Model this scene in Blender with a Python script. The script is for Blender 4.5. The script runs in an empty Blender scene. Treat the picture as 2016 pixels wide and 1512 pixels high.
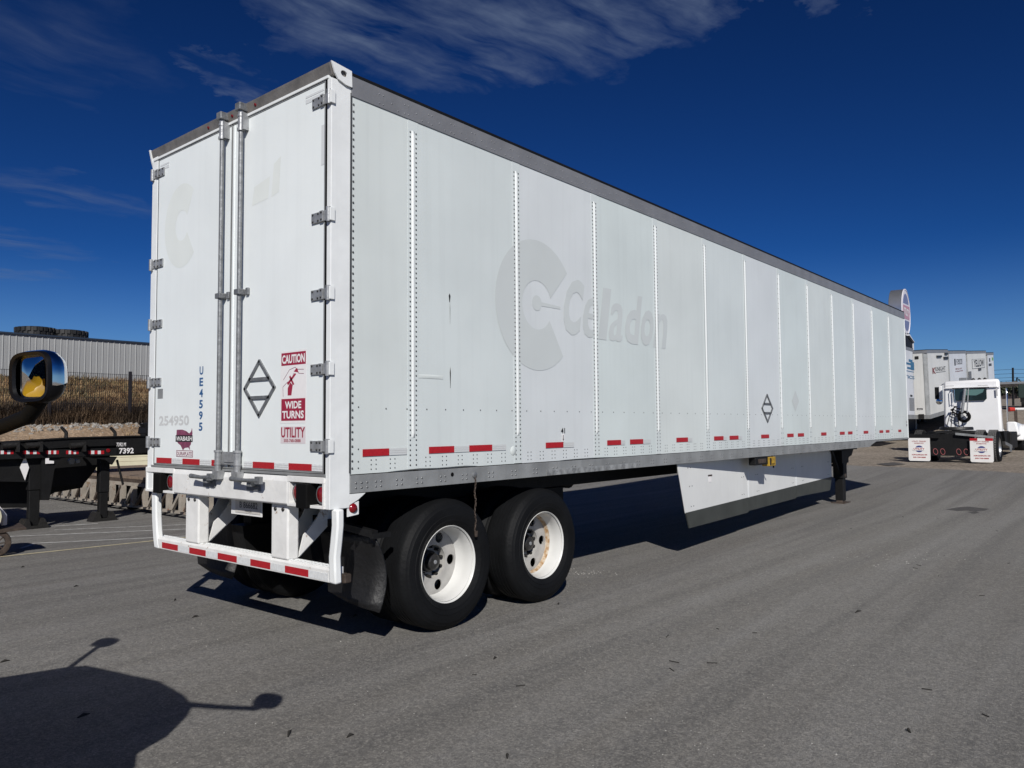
import bpy, bmesh, math, random
from math import sin, cos, pi, radians, sqrt
from mathutils import Vector, Matrix, noise
random.seed(7)
D = bpy.data
scene = bpy.context.scene
C = scene.collection

# ------------------------------------------------------------------ camera
CAM = Vector((-3.1647, -4.2213, 1.5825))
YAW, PIT, ROL = 0.6959, 0.0542, -0.0075
Fv = Vector((cos(YAW)*cos(PIT), sin(YAW)*cos(PIT), sin(PIT)))
Rv = Fv.cross(Vector((0, 0, 1))).normalized()
Uv = Rv.cross(Fv)
R2 = Rv*cos(ROL)+Uv*sin(ROL)
U2 = -Rv*sin(ROL)+Uv*cos(ROL)
cam_d = D.cameras.new('camera'); cam = D.objects.new('camera', cam_d); C.objects.link(cam)
cam_d.sensor_width = 36; cam_d.lens = 36*1516.9/2016; cam_d.clip_end = 5000; cam_d.clip_start = 0.05
M = Matrix((R2, U2, -Fv)).transposed().to_4x4(); M.translation = CAM
cam.matrix_world = M
scene.camera = cam

# ------------------------------------------------------------------ sun, sky, exposure
SUN_TO = Vector((-1.06, -1.01, 1.0)).normalized()
EL = math.asin(SUN_TO.z); AZ = math.atan2(SUN_TO.y, SUN_TO.x)
sd = D.lights.new('sun', 'SUN'); so = D.objects.new('sun', sd); C.objects.link(so)
sd.energy = 4.6; sd.angle = radians(0.55); sd.color = (1.0, 0.965, 0.91)
so.rotation_euler = SUN_TO.to_track_quat('Z', 'Y').to_euler()
so.location = (0, 0, 40)
scene.view_settings.view_transform = 'Standard'
try: scene.view_settings.look = 'None'
except Exception: pass
scene.view_settings.exposure = 0.0
scene.view_settings.gamma = 1.0
scene.view_settings.use_curve_mapping = False

w = D.worlds.new('World'); scene.world = w; w.use_nodes = True
nt = w.node_tree; N = nt.nodes; L = nt.links
for n in list(N): N.remove(n)
def nd(t, **k):
    n = N.new(t)
    for a, b in k.items(): setattr(n, a, b)
    return n
out = nd('ShaderNodeOutputWorld'); bg = nd('ShaderNodeBackground'); bg.inputs['Strength'].default_value = 0.085
sky = nd('ShaderNodeTexSky', sky_type='NISHITA'); sky.sun_disc = False
sky.sun_elevation = EL; sky.sun_rotation = pi/2-AZ
sky.altitude = 1600; sky.air_density = 1.0; sky.dust_density = 0.25; sky.ozone_density = 2.2
# the blue is deepened the way the photograph shows the high-desert sky
gam = nd('ShaderNodeGamma'); gam.inputs['Gamma'].default_value = 1.55
sc1 = nd('ShaderNodeMixRGB', blend_type='MULTIPLY'); sc1.inputs['Fac'].default_value = 1
sc1.inputs['Color2'].default_value = (0.20, 0.27, 0.34, 1)
L.new(sky.outputs[0], sc1.inputs['Color1']); L.new(sc1.outputs[0], gam.inputs['Color'])
sc2 = nd('ShaderNodeMixRGB', blend_type='MULTIPLY'); sc2.inputs['Fac'].default_value = 1
sc2.inputs['Color2'].default_value = (.45, .80, 1.0, 1)
L.new(gam.outputs[0], sc2.inputs['Color1'])
CLX, CLY = 7.0, 5.0
# cirrus: noise on the cloud plane
tc = nd('ShaderNodeTexCoord'); sep = nd('ShaderNodeSeparateXYZ'); L.new(tc.outputs['Generated'], sep.inputs[0])
def math_(op, a, b=None, c=None, clamp=False):
    n = nd('ShaderNodeMath', operation=op); n.use_clamp = clamp
    for i, v in enumerate((a, b, c)):
        if v is None: continue
        if isinstance(v, (int, float)): n.inputs[i].default_value = v
        else: L.new(v, n.inputs[i])
    return n.outputs[0]
zz = math_('MAXIMUM', sep.outputs['Z'], 0.03)
px = math_('DIVIDE', sep.outputs['X'], zz); py = math_('DIVIDE', sep.outputs['Y'], zz)
cmb = nd('ShaderNodeCombineXYZ'); L.new(px, cmb.inputs[0]); L.new(py, cmb.inputs[1])
# warp, then streaky noise
wn = nd('ShaderNodeTexNoise'); wn.inputs['Scale'].default_value = 1.1; wn.inputs['Detail'].default_value = 4
L.new(cmb.outputs[0], wn.inputs['Vector'])
wv = nd('ShaderNodeVectorMath', operation='SCALE'); wv.inputs['Scale'].default_value = 0.55
L.new(wn.outputs['Color'], wv.inputs[0])
wa = nd('ShaderNodeVectorMath', operation='ADD'); L.new(cmb.outputs[0], wa.inputs[0]); L.new(wv.outputs[0], wa.inputs[1])
mp = nd('ShaderNodeMapping'); mp.inputs['Rotation'].default_value = (0, 0, radians(55)); mp.inputs['Scale'].default_value = (1.0, 4.2, 1); mp.inputs['Location'].default_value = (CLX, CLY, 0)
L.new(wa.outputs[0], mp.inputs['Vector'])
cn = nd('ShaderNodeTexNoise'); cn.inputs['Scale'].default_value = 1.9; cn.inputs['Detail'].default_value = 12; cn.inputs['Roughness'].default_value = 0.58
L.new(mp.outputs[0], cn.inputs['Vector'])
mn = nd('ShaderNodeTexNoise'); mn.inputs['Scale'].default_value = 3.2; mn.inputs['Detail'].default_value = 6; mn.inputs['Roughness'].default_value = .6
L.new(cmb.outputs[0], mn.inputs['Vector']); msep = nd('ShaderNodeSeparateColor'); L.new(mn.outputs['Color'], msep.inputs[0])
wpx = math_('ADD', px, math_('MULTIPLY', math_('SUBTRACT', msep.outputs[0], .5), 1.0)); wpy = math_('ADD', py, math_('MULTIPLY', math_('SUBTRACT', msep.outputs[1], .5), 1.0))
def blob(x, y, rx, ry, rot=0):
    dx = math_('SUBTRACT', wpx, x); dy = math_('SUBTRACT', wpy, y)
    c_, s_ = cos(rot), sin(rot)
    u = math_('DIVIDE', math_('ADD', math_('MULTIPLY', dx, c_), math_('MULTIPLY', dy, s_)), rx)
    v = math_('DIVIDE', math_('ADD', math_('MULTIPLY', dx, -s_), math_('MULTIPLY', dy, c_)), ry)
    d = math_('SQRT', math_('ADD', math_('MULTIPLY', u, u), math_('MULTIPLY', v, v)))
    return math_('SUBTRACT', 1.0, d, clamp=True)
def sky_plane(pxx, pyy):
    d = Fv*1516.9+R2*(pxx-1008)-U2*(pyy-756)
    return d.x/d.z, d.y/d.z
masks = []
a = sky_plane(900, 60); b = sky_plane(1350, -40)
rot = math.atan2(b[1]-a[1], b[0]-a[0])
for (qx, qy, rx, ry, rt) in ((960, 70, .42, .34, rot), (1180, 20, .50, .26, rot), (1430, 16, .48, .12, rot), (690, 45, .30, .28, rot), (460, 140, .10, .12, rot)):
    s_ = sky_plane(qx, qy); masks.append(blob(s_[0], s_[1], rx, ry, rt))
for (qx, qy, rx, ry) in ((90, 100, .35, .3), (30, 480, .5, .3), (120, 380, .4, .25), (30, 545, .3, .3)):
    s_ = sky_plane(qx, qy); masks.append(math_('MULTIPLY', blob(s_[0], s_[1], rx, ry, 0.3), .4 if qy > 300 else .2))
m_ = masks[0]
for q in masks[1:]: m_ = math_('MAXIMUM', m_, q)
m_ = math_('POWER', m_, 0.8)
# a thin scatter of cirrus everywhere else too
bn = nd('ShaderNodeTexNoise'); bn.inputs['Scale'].default_value = 0.35; L.new(cmb.outputs[0], bn.inputs['Vector'])
bm_ = math_('MULTIPLY', math_('SUBTRACT', bn.outputs['Fac'], 0.62, clamp=True), 1.6)
m_ = math_('MAXIMUM', m_, bm_)
dens = math_('MULTIPLY', math_('SUBTRACT', cn.outputs['Fac'], 0.37, clamp=True), 2.7, clamp=True)
dens = math_('MULTIPLY', math_('MULTIPLY', dens, m_), .95, clamp=True)
# thin milky haze near the horizon
hz = math_('POWER', math_('SUBTRACT', 1.0, math_('MULTIPLY', math_('ABSOLUTE', sep.outputs['Z']), 4.5), clamp=True), 2.0)
mixh = nd('ShaderNodeMixRGB'); L.new(math_('MULTIPLY', hz, 0.9), mixh.inputs['Fac']); L.new(sc2.outputs[0], mixh.inputs['Color1'])
mixh.inputs['Color2'].default_value = (2.6, 4.5, 7.0, 1)
mixc = nd('ShaderNodeMixRGB'); L.new(dens, mixc.inputs['Fac']); L.new(mixh.outputs[0], mixc.inputs['Color1'])
mixc.inputs['Color2'].default_value = (1.5, 2.0, 3.1, 1)
L.new(mixc.outputs[0], bg.inputs['Color']); L.new(bg.outputs[0], out.inputs[0])

# ------------------------------------------------------------------ materials
MATS = {}
def mat(name, col, rough=.5, metal=0, var=0., vscale=3., bump=0., bscale=40., col2=None, spots=0., spotcol=(.1, .07, .05), spec=.5, streak=0., coat=0.):
    if name in MATS: return MATS[name]
    m = D.materials.new(name); m.use_nodes = True; t = m.node_tree; n = t.nodes; l = t.links
    p = n['Principled BSDF']; p.inputs['Roughness'].default_value = rough; p.inputs['Metallic'].default_value = metal
    p.inputs['Specular IOR Level'].default_value = spec
    if coat: p.inputs['Coat Weight'].default_value = coat; p.inputs['Coat Roughness'].default_value = .08
    c4 = tuple(col)+(1,)
    p.inputs['Base Color'].default_value = c4
    co = n.new('ShaderNodeTexCoord')
    cur = None
    def mix(fac, c1, c2):
        x = n.new('ShaderNodeMixRGB'); l.new(fac, x.inputs[0])
        if isinstance(c1, tuple): x.inputs[1].default_value = c1
        else: l.new(c1, x.inputs[1])
        x.inputs[2].default_value = tuple(c2)+(1,)
        return x.outputs[0]
    def ramp(s, lo, hi):
        r = n.new('ShaderNodeMapRange'); r.inputs[1].default_value = lo; r.inputs[2].default_value = hi; l.new(s, r.inputs[0]); return r.outputs[0]
    if var or col2:
        z = n.new('ShaderNodeTexNoise'); z.inputs['Scale'].default_value = vscale; z.inputs['Detail'].default_value = 6; l.new(co.outputs['Object'], z.inputs['Vector'])
        c2 = col2 if col2 else tuple(v*(1-var) for v in col)
        cur = mix(ramp(z.outputs['Fac'], .35, .68), c4, c2)
    if streak:
        mp_ = n.new('ShaderNodeMapping'); mp_.inputs['Scale'].default_value = (14, 14, .5); l.new(co.outputs['Object'], mp_.inputs[0])
        z = n.new('ShaderNodeTexNoise'); z.inputs['Scale'].default_value = 1; z.inputs['Detail'].default_value = 5; l.new(mp_.outputs[0], z.inputs['Vector'])
        f = ramp(z.outputs['Fac'], .5, .8); q = n.new('ShaderNodeMath'); q.operation = 'MULTIPLY'; q.inputs[1].default_value = streak; l.new(f, q.inputs[0])
        cur = mix(q.outputs[0], cur if cur is not None else c4, tuple(v*.55 for v in spotcol) if spots else tuple(v*.45 for v in col))
    if spots:
        z = n.new('ShaderNodeTexNoise'); z.inputs['Scale'].default_value = 11; z.inputs['Detail'].default_value = 8; z.inputs['Roughness'].default_value = .7; l.new(co.outputs['Object'], z.inputs['Vector'])
        f = ramp(z.outputs['Fac'], .72-spots*.25, .76-spots*.2)
        cur = mix(f, cur if cur is not None else c4, spotcol)
    if cur is not None: l.new(cur, p.inputs['Base Color'])
    if bump:
        z = n.new('ShaderNodeTexNoise'); z.inputs['Scale'].default_value = bscale; z.inputs['Detail'].default_value = 5; l.new(co.outputs['Object'], z.inputs['Vector'])
        b_ = n.new('ShaderNodeBump'); b_.inputs['Strength'].default_value = bump; b_.inputs['Distance'].default_value = .02; l.new(z.outputs['Fac'], b_.inputs['Height']); l.new(b_.outputs[0], p.inputs['Normal'])
    MATS[name] = m; return m

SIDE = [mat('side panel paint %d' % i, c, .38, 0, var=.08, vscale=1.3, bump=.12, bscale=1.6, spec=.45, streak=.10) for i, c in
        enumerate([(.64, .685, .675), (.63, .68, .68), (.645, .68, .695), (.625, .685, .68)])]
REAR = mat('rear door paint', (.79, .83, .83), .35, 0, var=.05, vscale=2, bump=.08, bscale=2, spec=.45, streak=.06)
FRAMEW = mat('painted white steel', (.79, .81, .81), .38, 0, var=.08, vscale=5, bump=.1, bscale=12, streak=.12)
WORNW = mat('worn white steel', (.78, .78, .765), .45, 0, var=.12, vscale=6, bump=.15, bscale=20, spots=.42, spotcol=(.33, .22, .14))
RAIL = mat('grey anodised rail', (.25, .255, .27), .45, .25, var=.15, vscale=5, bump=.08, bscale=30)
ALU = mat('weathered aluminium', (.36, .37, .37), .42, .35, var=.3, vscale=4, bump=.12, bscale=25, streak=.3)
GALV = mat('galvanised steel', (.38, .39, .40), .42, .45, var=.3, vscale=22, bump=.1, bscale=60)
GALVD = mat('dull galvanised steel', (.26, .27, .28), .55, .55, var=.35, vscale=25, bump=.2, bscale=60)
DARKALU = mat('dull header aluminium', (.22, .205, .19), .45, .2, var=.35, vscale=9, bump=.12, bscale=30)
RIVET = mat('rivet steel', (.30, .31, .32), .4, .7)
RIVETD = mat('dark rivet head', (.11, .115, .12), .5, .5)  # one dark tone over the whole rivet head
SEAL = mat('black rubber', (.004, .004, .004), .7, 0, bump=.1, spec=.12)
TYRE = mat('tyre rubber', (.0075, .008, .009), .62, 0, var=.35, vscale=4, bump=.2, bscale=35, spec=.14)
RIMW = mat('white wheel paint', (.63, .63, .61), .35, 0, var=.05, vscale=6, bump=.08, bscale=20, streak=.08)
RUST = mat('rusty wheel stain', (.30, .17, .07), .8, 0, var=.5, vscale=22, bump=.3, col2=(.58, .52, .42))
HUB = mat('greasy hub black', (.025, .024, .023), .45, .2, var=.4, vscale=20, bump=.3)
CHASSIS = mat('chassis black', (.007, .007, .0075), .6, 0, spec=.3, var=.4, vscale=5, bump=.2, bscale=25)
MUDF = mat('mud flap rubber', (.007, .007, .008), .55, 0, var=.4, vscale=7, bump=.3, bscale=30)
RED = mat('red reflective tape', (.42, .012, .02), .35, 0, var=.18, vscale=60)
WTAPE = mat('silver reflective tape', (.76, .78, .79), .3, .1, var=.15, vscale=50)
LENS = mat('red lamp lens', (.22, .006, .010), .18, 0, var=.3, vscale=60, coat=.5)
BLUE = mat('blue vinyl', (.02, .10, .26), .4)
GHOST = mat('ghost of removed vinyl', (.555, .59, .59), .40, 0, var=.05, vscale=2, spec=.45)
GHOSTR = mat('ghost lettering on doors', (.745, .78, .755), .40, var=.05, vscale=3)
GHOSTD = mat('faint grey lettering', (.50, .50, .50), .45, var=.2, vscale=20)
CRIMS = mat('crimson sticker ink', (.33, .018, .05), .4, 0, var=.12, vscale=40)
PLUM = mat('faded plum sticker ink', (.24, .06, .12), .45, 0, var=.4, vscale=30)
STW = mat('white sticker film', (.80, .78, .78), .35, 0, var=.04, vscale=30)
BLK = mat('black ink', (.012, .012, .014), .5)
SMUDGE = mat('black scrape mark', (.09, .095, .095), .7, 0, var=.3, vscale=60)
SKIRTW = mat('white skirt panel', (.74, .75, .74), .42, 0, var=.07, vscale=2.5, bump=.08, bscale=2.5, streak=.07)
SKIRTB = mat('black skirt rubber', (.055, .06, .055), .55, 0, var=.3, vscale=4, bump=.12, bscale=6)
YEL = mat('yellow paint', (.72, .40, .015), .3, 0, var=.06, vscale=6, coat=.6)
YELD = mat('dirty yellow plastic', (.45, .28, .03), .5, 0, var=.5, vscale=20)
CHROME = mat('chrome', (.78, .79, .80), .06, 1)
GLASSM = mat('convex mirror glass', (.75, .77, .78), .015, 1)
GLOSSB = mat('gloss black plastic', (.004, .004, .005), .4, 0, spec=.25)
BARE = mat('bare rusty steel', (.10, .075, .06), .6, .3, var=.5, vscale=14, bump=.3)
PLATE = mat('licence plate enamel', (.55, .53, .50), .4, 0, var=.1, vscale=40)
LPAINT = mat('white line paint', (.62, .62, .60), .7, 0, var=.35, vscale=9, col2=(.34, .33, .32), bump=.2)
LYEL = mat('yellow line paint', (.66, .58, .38), .7, 0, var=.3, vscale=9, bump=.2)
GLASS = mat('dark cab glass', (.012, .022, .022), .06, 0, coat=.3)
TRW = mat('parked trailer white', (.68, .68, .66), .4, 0, var=.14, vscale=.8, streak=.22, bump=.05, bscale=3)
TRW2 = mat('parked trailer cool white', (.64, .66, .70), .4, 0, var=.14, vscale=.8, streak=.22, bump=.05, bscale=3)
CREAM = mat('cream painted steel', (.62, .58, .42), .5, 0, var=.15, vscale=3, spots=.3, spotcol=(.28, .2, .11), bump=.15)
BEIGE = mat('rusty beige steel', (.36, .32, .27), .6, 0, var=.3, vscale=5, spots=.5, spotcol=(.20, .09, .05), bump=.25)
WOOD = mat('weathered deck wood', (.23, .17, .125), .75, 0, var=.35, vscale=12, bump=.3, streak=.3)

# ------------------------------------------------------------------ mesh helpers
def world_of(p):
    m = Matrix.Identity(4)
    while p is not None:
        m = p.matrix_basis @ m; p = p.parent
    return m
class MB:
    def __init__(s): s.v = []; s.f = []
    def add(s, vs, fs):
        k = len(s.v); s.v += [tuple(v) for v in vs]; s.f += [tuple(i+k for i in f) for f in fs]; return s
    def box(s, x0, x1, y0, y1, z0, z1):
        return s.hexa([(x0, y0, z0), (x1, y0, z0), (x1, y1, z0), (x0, y1, z0), (x0, y0, z1), (x1, y0, z1), (x1, y1, z1), (x0, y1, z1)])
    def hexa(s, p):
        return s.add(p, [(0, 3, 2, 1), (4, 5, 6, 7), (0, 1, 5, 4), (1, 2, 6, 5), (2, 3, 7, 6), (3, 0, 4, 7)])
    def prism(s, poly, axis, a0, a1):
        # poly in the two other axes; axis 'x','y','z'
        n = len(poly)
        def mk(u, v, a): return {'x': (a, u, v), 'y': (u, a, v), 'z': (u, v, a)}[axis]
        vs = [mk(u, v, a0) for u, v in poly]+[mk(u, v, a1) for u, v in poly]
        fs = [tuple(range(n))[::-1], tuple(range(n, 2*n))]+[(i, (i+1) % n, n+(i+1) % n, n+i) for i in range(n)]
        return s.add(vs, fs)
    def tube(s, pts, r, seg=10, cap=True):
        pts = [Vector(p) for p in pts]; n = len(pts); rs = r if isinstance(r, (list, tuple)) else [r]*n
        up = None; vs = []
        for i, p in enumerate(pts):
            d = (pts[min(i+1, n-1)]-pts[max(i-1, 0)]).normalized()
            if up is None:
                up = Vector((0, 0, 1)) if abs(d.z) < .9 else Vector((1, 0, 0))
            a = d.cross(up).normalized(); b = a.cross(d).normalized(); up = b
            for k in range(seg):
                t = 2*pi*k/seg; vs.append(p+a*(cos(t)*rs[i])+b*(sin(t)*rs[i]))
        fs = [(i*seg+k, i*seg+(k+1) % seg, (i+1)*seg+(k+1) % seg, (i+1)*seg+k) for i in range(n-1) for k in range(seg)]
        if cap: fs += [tuple(range(seg))[::-1], tuple(range((n-1)*seg, n*seg))]
        return s.add(vs, fs)
    def bar(s, p0, p1, w, h, up=(0, 0, 1)):
        p0 = Vector(p0); p1 = Vector(p1); d = (p1-p0).normalized(); u = Vector(up)
        if abs(d.dot(u)) > .97: u = Vector((1, 0, 0))
        a = d.cross(u).normalized()*(w/2); b = a.cross(d).normalized()*(h/2)
        return s.hexa([p0-a-b, p0+a-b, p0+a+b, p0-a+b, p1-a-b, p1+a-b, p1+a+b, p1-a+b])
    def lathe(s, prof, o=(0, 0, 0), axis='y', seg=48, closed=False):
        # prof: list of (r, h) along axis
        n = len(prof); vs = []
        for r, h in prof:
            for k in range(seg):
                t = 2*pi*k/seg
                if axis == 'y': q = (o[0]+r*cos(t), o[1]+h, o[2]+r*sin(t))
                elif axis == 'x': q = (o[0]+h, o[1]+r*cos(t), o[2]+r*sin(t))
                else: q = (o[0]+r*cos(t), o[1]+r*sin(t), o[2]+h)
                vs.append(q)
        m = n if closed else n-1
        fs = [(i*seg+k, i*seg+(k+1) % seg, ((i+1) % n)*seg+(k+1) % seg, ((i+1) % n)*seg+k) for i in range(m) for k in range(seg)]
        return s.add(vs, fs)
    def dome(s, c, nrm, r, h, seg=8):
        c = Vector(c); nrm = Vector(nrm).normalized(); a = nrm.orthogonal().normalized(); b = nrm.cross(a)
        vs = []
        for rr, hh in ((1, 0), (.78, .62)):
            for k in range(seg):
                t = 2*pi*k/seg; vs.append(c+(a*cos(t)+b*sin(t))*r*rr+nrm*h*hh)
        vs.append(c+nrm*h)
        fs = [(k, (k+1) % seg, seg+(k+1) % seg, seg+k) for k in range(seg)]+[(seg+k, seg+(k+1) % seg, 2*seg) for k in range(seg)]
        return s.add(vs, fs)
    def build(s, name, m, parent=None, smooth=None, bevel=0, kind=None, local=False, label=None, recalc=True):
        me = D.meshes.new(name)
        vs = s.v
        if parent is not None and not local:
            inv = world_of(parent).inverted(); vs = [inv @ Vector(v) for v in vs]
        me.from_pydata([tuple(v) for v in vs], [], s.f)
        me.validate()
        if recalc:
            b = bmesh.new(); b.from_mesh(me); bmesh.ops.recalc_face_normals(b, faces=b.faces); b.to_mesh(me); b.free()
        me.materials.append(m)
        if smooth is not None:
            for p in me.polygons: p.use_smooth = True
            me.set_sharp_from_angle(angle=radians(smooth))
        o = D.objects.new(name, me); C.objects.link(o)
        if parent is not None: o.parent = parent
        if bevel:
            bv = o.modifiers.new('bevel', 'BEVEL'); bv.width = bevel; bv.segments = 2; bv.limit_method = 'ANGLE'; bv.angle_limit = radians(40); bv.harden_normals = False
        if kind: o['kind'] = kind
        if label: o['label'] = label
        return o
def tag(o, label=None, cat=None, group=None, kind=None):
    if label: o['label'] = label
    if cat: o['category'] = cat
    if group: o['group'] = group
    if kind: o['kind'] = kind
    return o
def empty(name, loc, label, cat, group=None, rz=0):
    o = D.objects.new(name, None); C.objects.link(o); o.location = loc; o.rotation_euler = (0, 0, rz); o.empty_display_size = .3
    return tag(o, label, cat, group)
def copy_tree(o, parent=None):
    c = o.copy(); C.objects.link(c); c.parent = parent
    for ch in [x for x in o.children]: copy_tree(ch, c)
    return c
def bx(name, m, parent, x0, x1, y0, y1, z0, z1, bevel=0, **k):
    return MB().box(x0, x1, y0, y1, z0, z1).build(name, m, parent, bevel=bevel, **k)

def curve_mesh(cu):
    o = D.objects.new('tmp', cu); C.objects.link(o)
    bpy.context.view_layer.update()
    me = D.meshes.new_from_object(o.evaluated_get(bpy.context.evaluated_depsgraph_get()))
    C.objects.unlink(o); D.objects.remove(o); return me
def text_geo(s, bold=0., space=1.0):
    cu = D.curves.new('txt', 'FONT'); cu.body = s; cu.offset = bold; cu.space_character = space; cu.resolution_u = 3
    me = curve_mesh(cu)
    vs = [v.co.copy() for v in me.vertices]; fs = [tuple(p.vertices) for p in me.polygons]
    return vs, fs
def fit(vs, w_, h_, shear=0.):
    x0 = min(v.x for v in vs); x1 = max(v.x for v in vs); y0 = min(v.y for v in vs); y1 = max(v.y for v in vs)
    o = []
    for v in vs:
        t = (v.y-y0)/(y1-y0); o.append(((v.x-x0)/(x1-x0)*w_+shear*t*h_, t*h_))
    return o
def rear_pt(u, v, d): return (-d, u, v)          # on the rear doors, u is world y
def text_on(s, name, m, parent, org, du, dv, w_, h_, nrm, d=.002, bold=0., shear=0., space=1., label=None):
    """lettering as thin film: org lower-left corner, du/dv unit vectors, nrm outward"""
    vs, fs = text_geo(s, bold, space); uv = fit(vs, w_, h_, shear)
    org = Vector(org); du = Vector(du); dv = Vector(dv); nrm = Vector(nrm)
    b = MB(); b.add([org+du*u+dv*v+nrm*d for u, v in uv], fs)
    return b.build(name, m, parent, label=label, recalc=False)
def plate2d(loops, thick):
    cu = D.curves.new('pl', 'CURVE'); cu.dimensions = '2D'; cu.fill_mode = 'BOTH'; cu.extrude = thick/2
    for lp in loops:
        sp = cu.splines.new('POLY'); sp.points.add(len(lp)-1)
        for i, (x, y) in enumerate(lp): sp.points[i].co = (x, y, 0, 1)
        sp.use_cyclic_u = True
    me = curve_mesh(cu)
    return [v.co.copy() for v in me.vertices], [tuple(p.vertices) for p in me.polygons]
def circ(cx, cy, r, n=24, a0=0, a1=2*pi, ry=None):
    full = abs(a1-a0-2*pi) < 1e-6
    k = n if full else n+1
    return [(cx+r*cos(a0+(a1-a0)*i/n), cy+(ry or r)*sin(a0+(a1-a0)*i/n)) for i in range(k)]
def plate_on(loops, name, m, parent, org, du, dv, nrm, thick=.002, d=0, **k):
    vs, fs = plate2d(loops, thick); org = Vector(org); du = Vector(du); dv = Vector(dv); nrm = Vector(nrm)
    b = MB(); b.add([org+du*v.x+dv*v.y+nrm*(v.z+thick/2+d) for v in vs], fs)
    return b.build(name, m, parent, **k)
X = Vector((1, 0, 0)); Y = Vector((0, 1, 0)); Z = Vector((0, 0, 1))
def pt(pxx, pyy, depth):      # world point seen at a photograph pixel at a given depth
    return CAM+(Fv+R2*((pxx-1008)/1516.9)-U2*((pyy-756)/1516.9))*depth
# ------------------------------------------------------------------ ground
def interp(x, ks):
    if x <= ks[0][0]: return ks[0][1]
    for (a, va), (b, vb) in zip(ks, ks[1:]):
        if x <= b:
            t = (x-a)/(b-a); return va+(vb-va)*t
    return ks[-1][1]
def sst(t): t = max(0., min(1., t)); return t*t*(3-2*t)
KX = [(13, 0), (17, .10), (21, .24), (23.6, .33), (28, .44), (35, .72), (44, 1.62), (60, 2.6), (150, 5.5), (300, 8), (5000, 9)]
KY = [(18.6, 0), (19.6, .35), (21.4, 1.35), (22.4, 1.72), (24.5, 1.78), (40.8, 4.15), (42, 4.3), (5000, 4.3)]
def ground_z(x, y):
    fx = interp(x, KX); fy = interp(y+.35*noise.noise(Vector((x*.25, 3, 0))), KY)
    t = sst((x-26)/14.)
    fy *= (1-t)
    n = 0
    if y > 18.5 and y < 45: n = .10*noise.noise(Vector((x*.8, y*.8, 0)))*min(1, (y-18.5))
    return max(fx, fy)+n
def grid(xs, ys, zf, name, m, mask=None, dz=0., kind='structure'):
    vs = [(x, y, zf(x, y)+dz) for y in ys for x in xs]; nx = len(xs)
    fs = [(j*nx+i, j*nx+i+1, (j+1)*nx+i+1, (j+1)*nx+i) for j in range(len(ys)-1) for i in range(nx-1)
          if mask is None or mask((xs[i]+xs[i+1])/2, (ys[j]+ys[j+1])/2)]
    b = MB(); b.v = vs; b.f = fs
    o = b.build(name, m, smooth=60, kind=kind, recalc=False)
    return o
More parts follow.
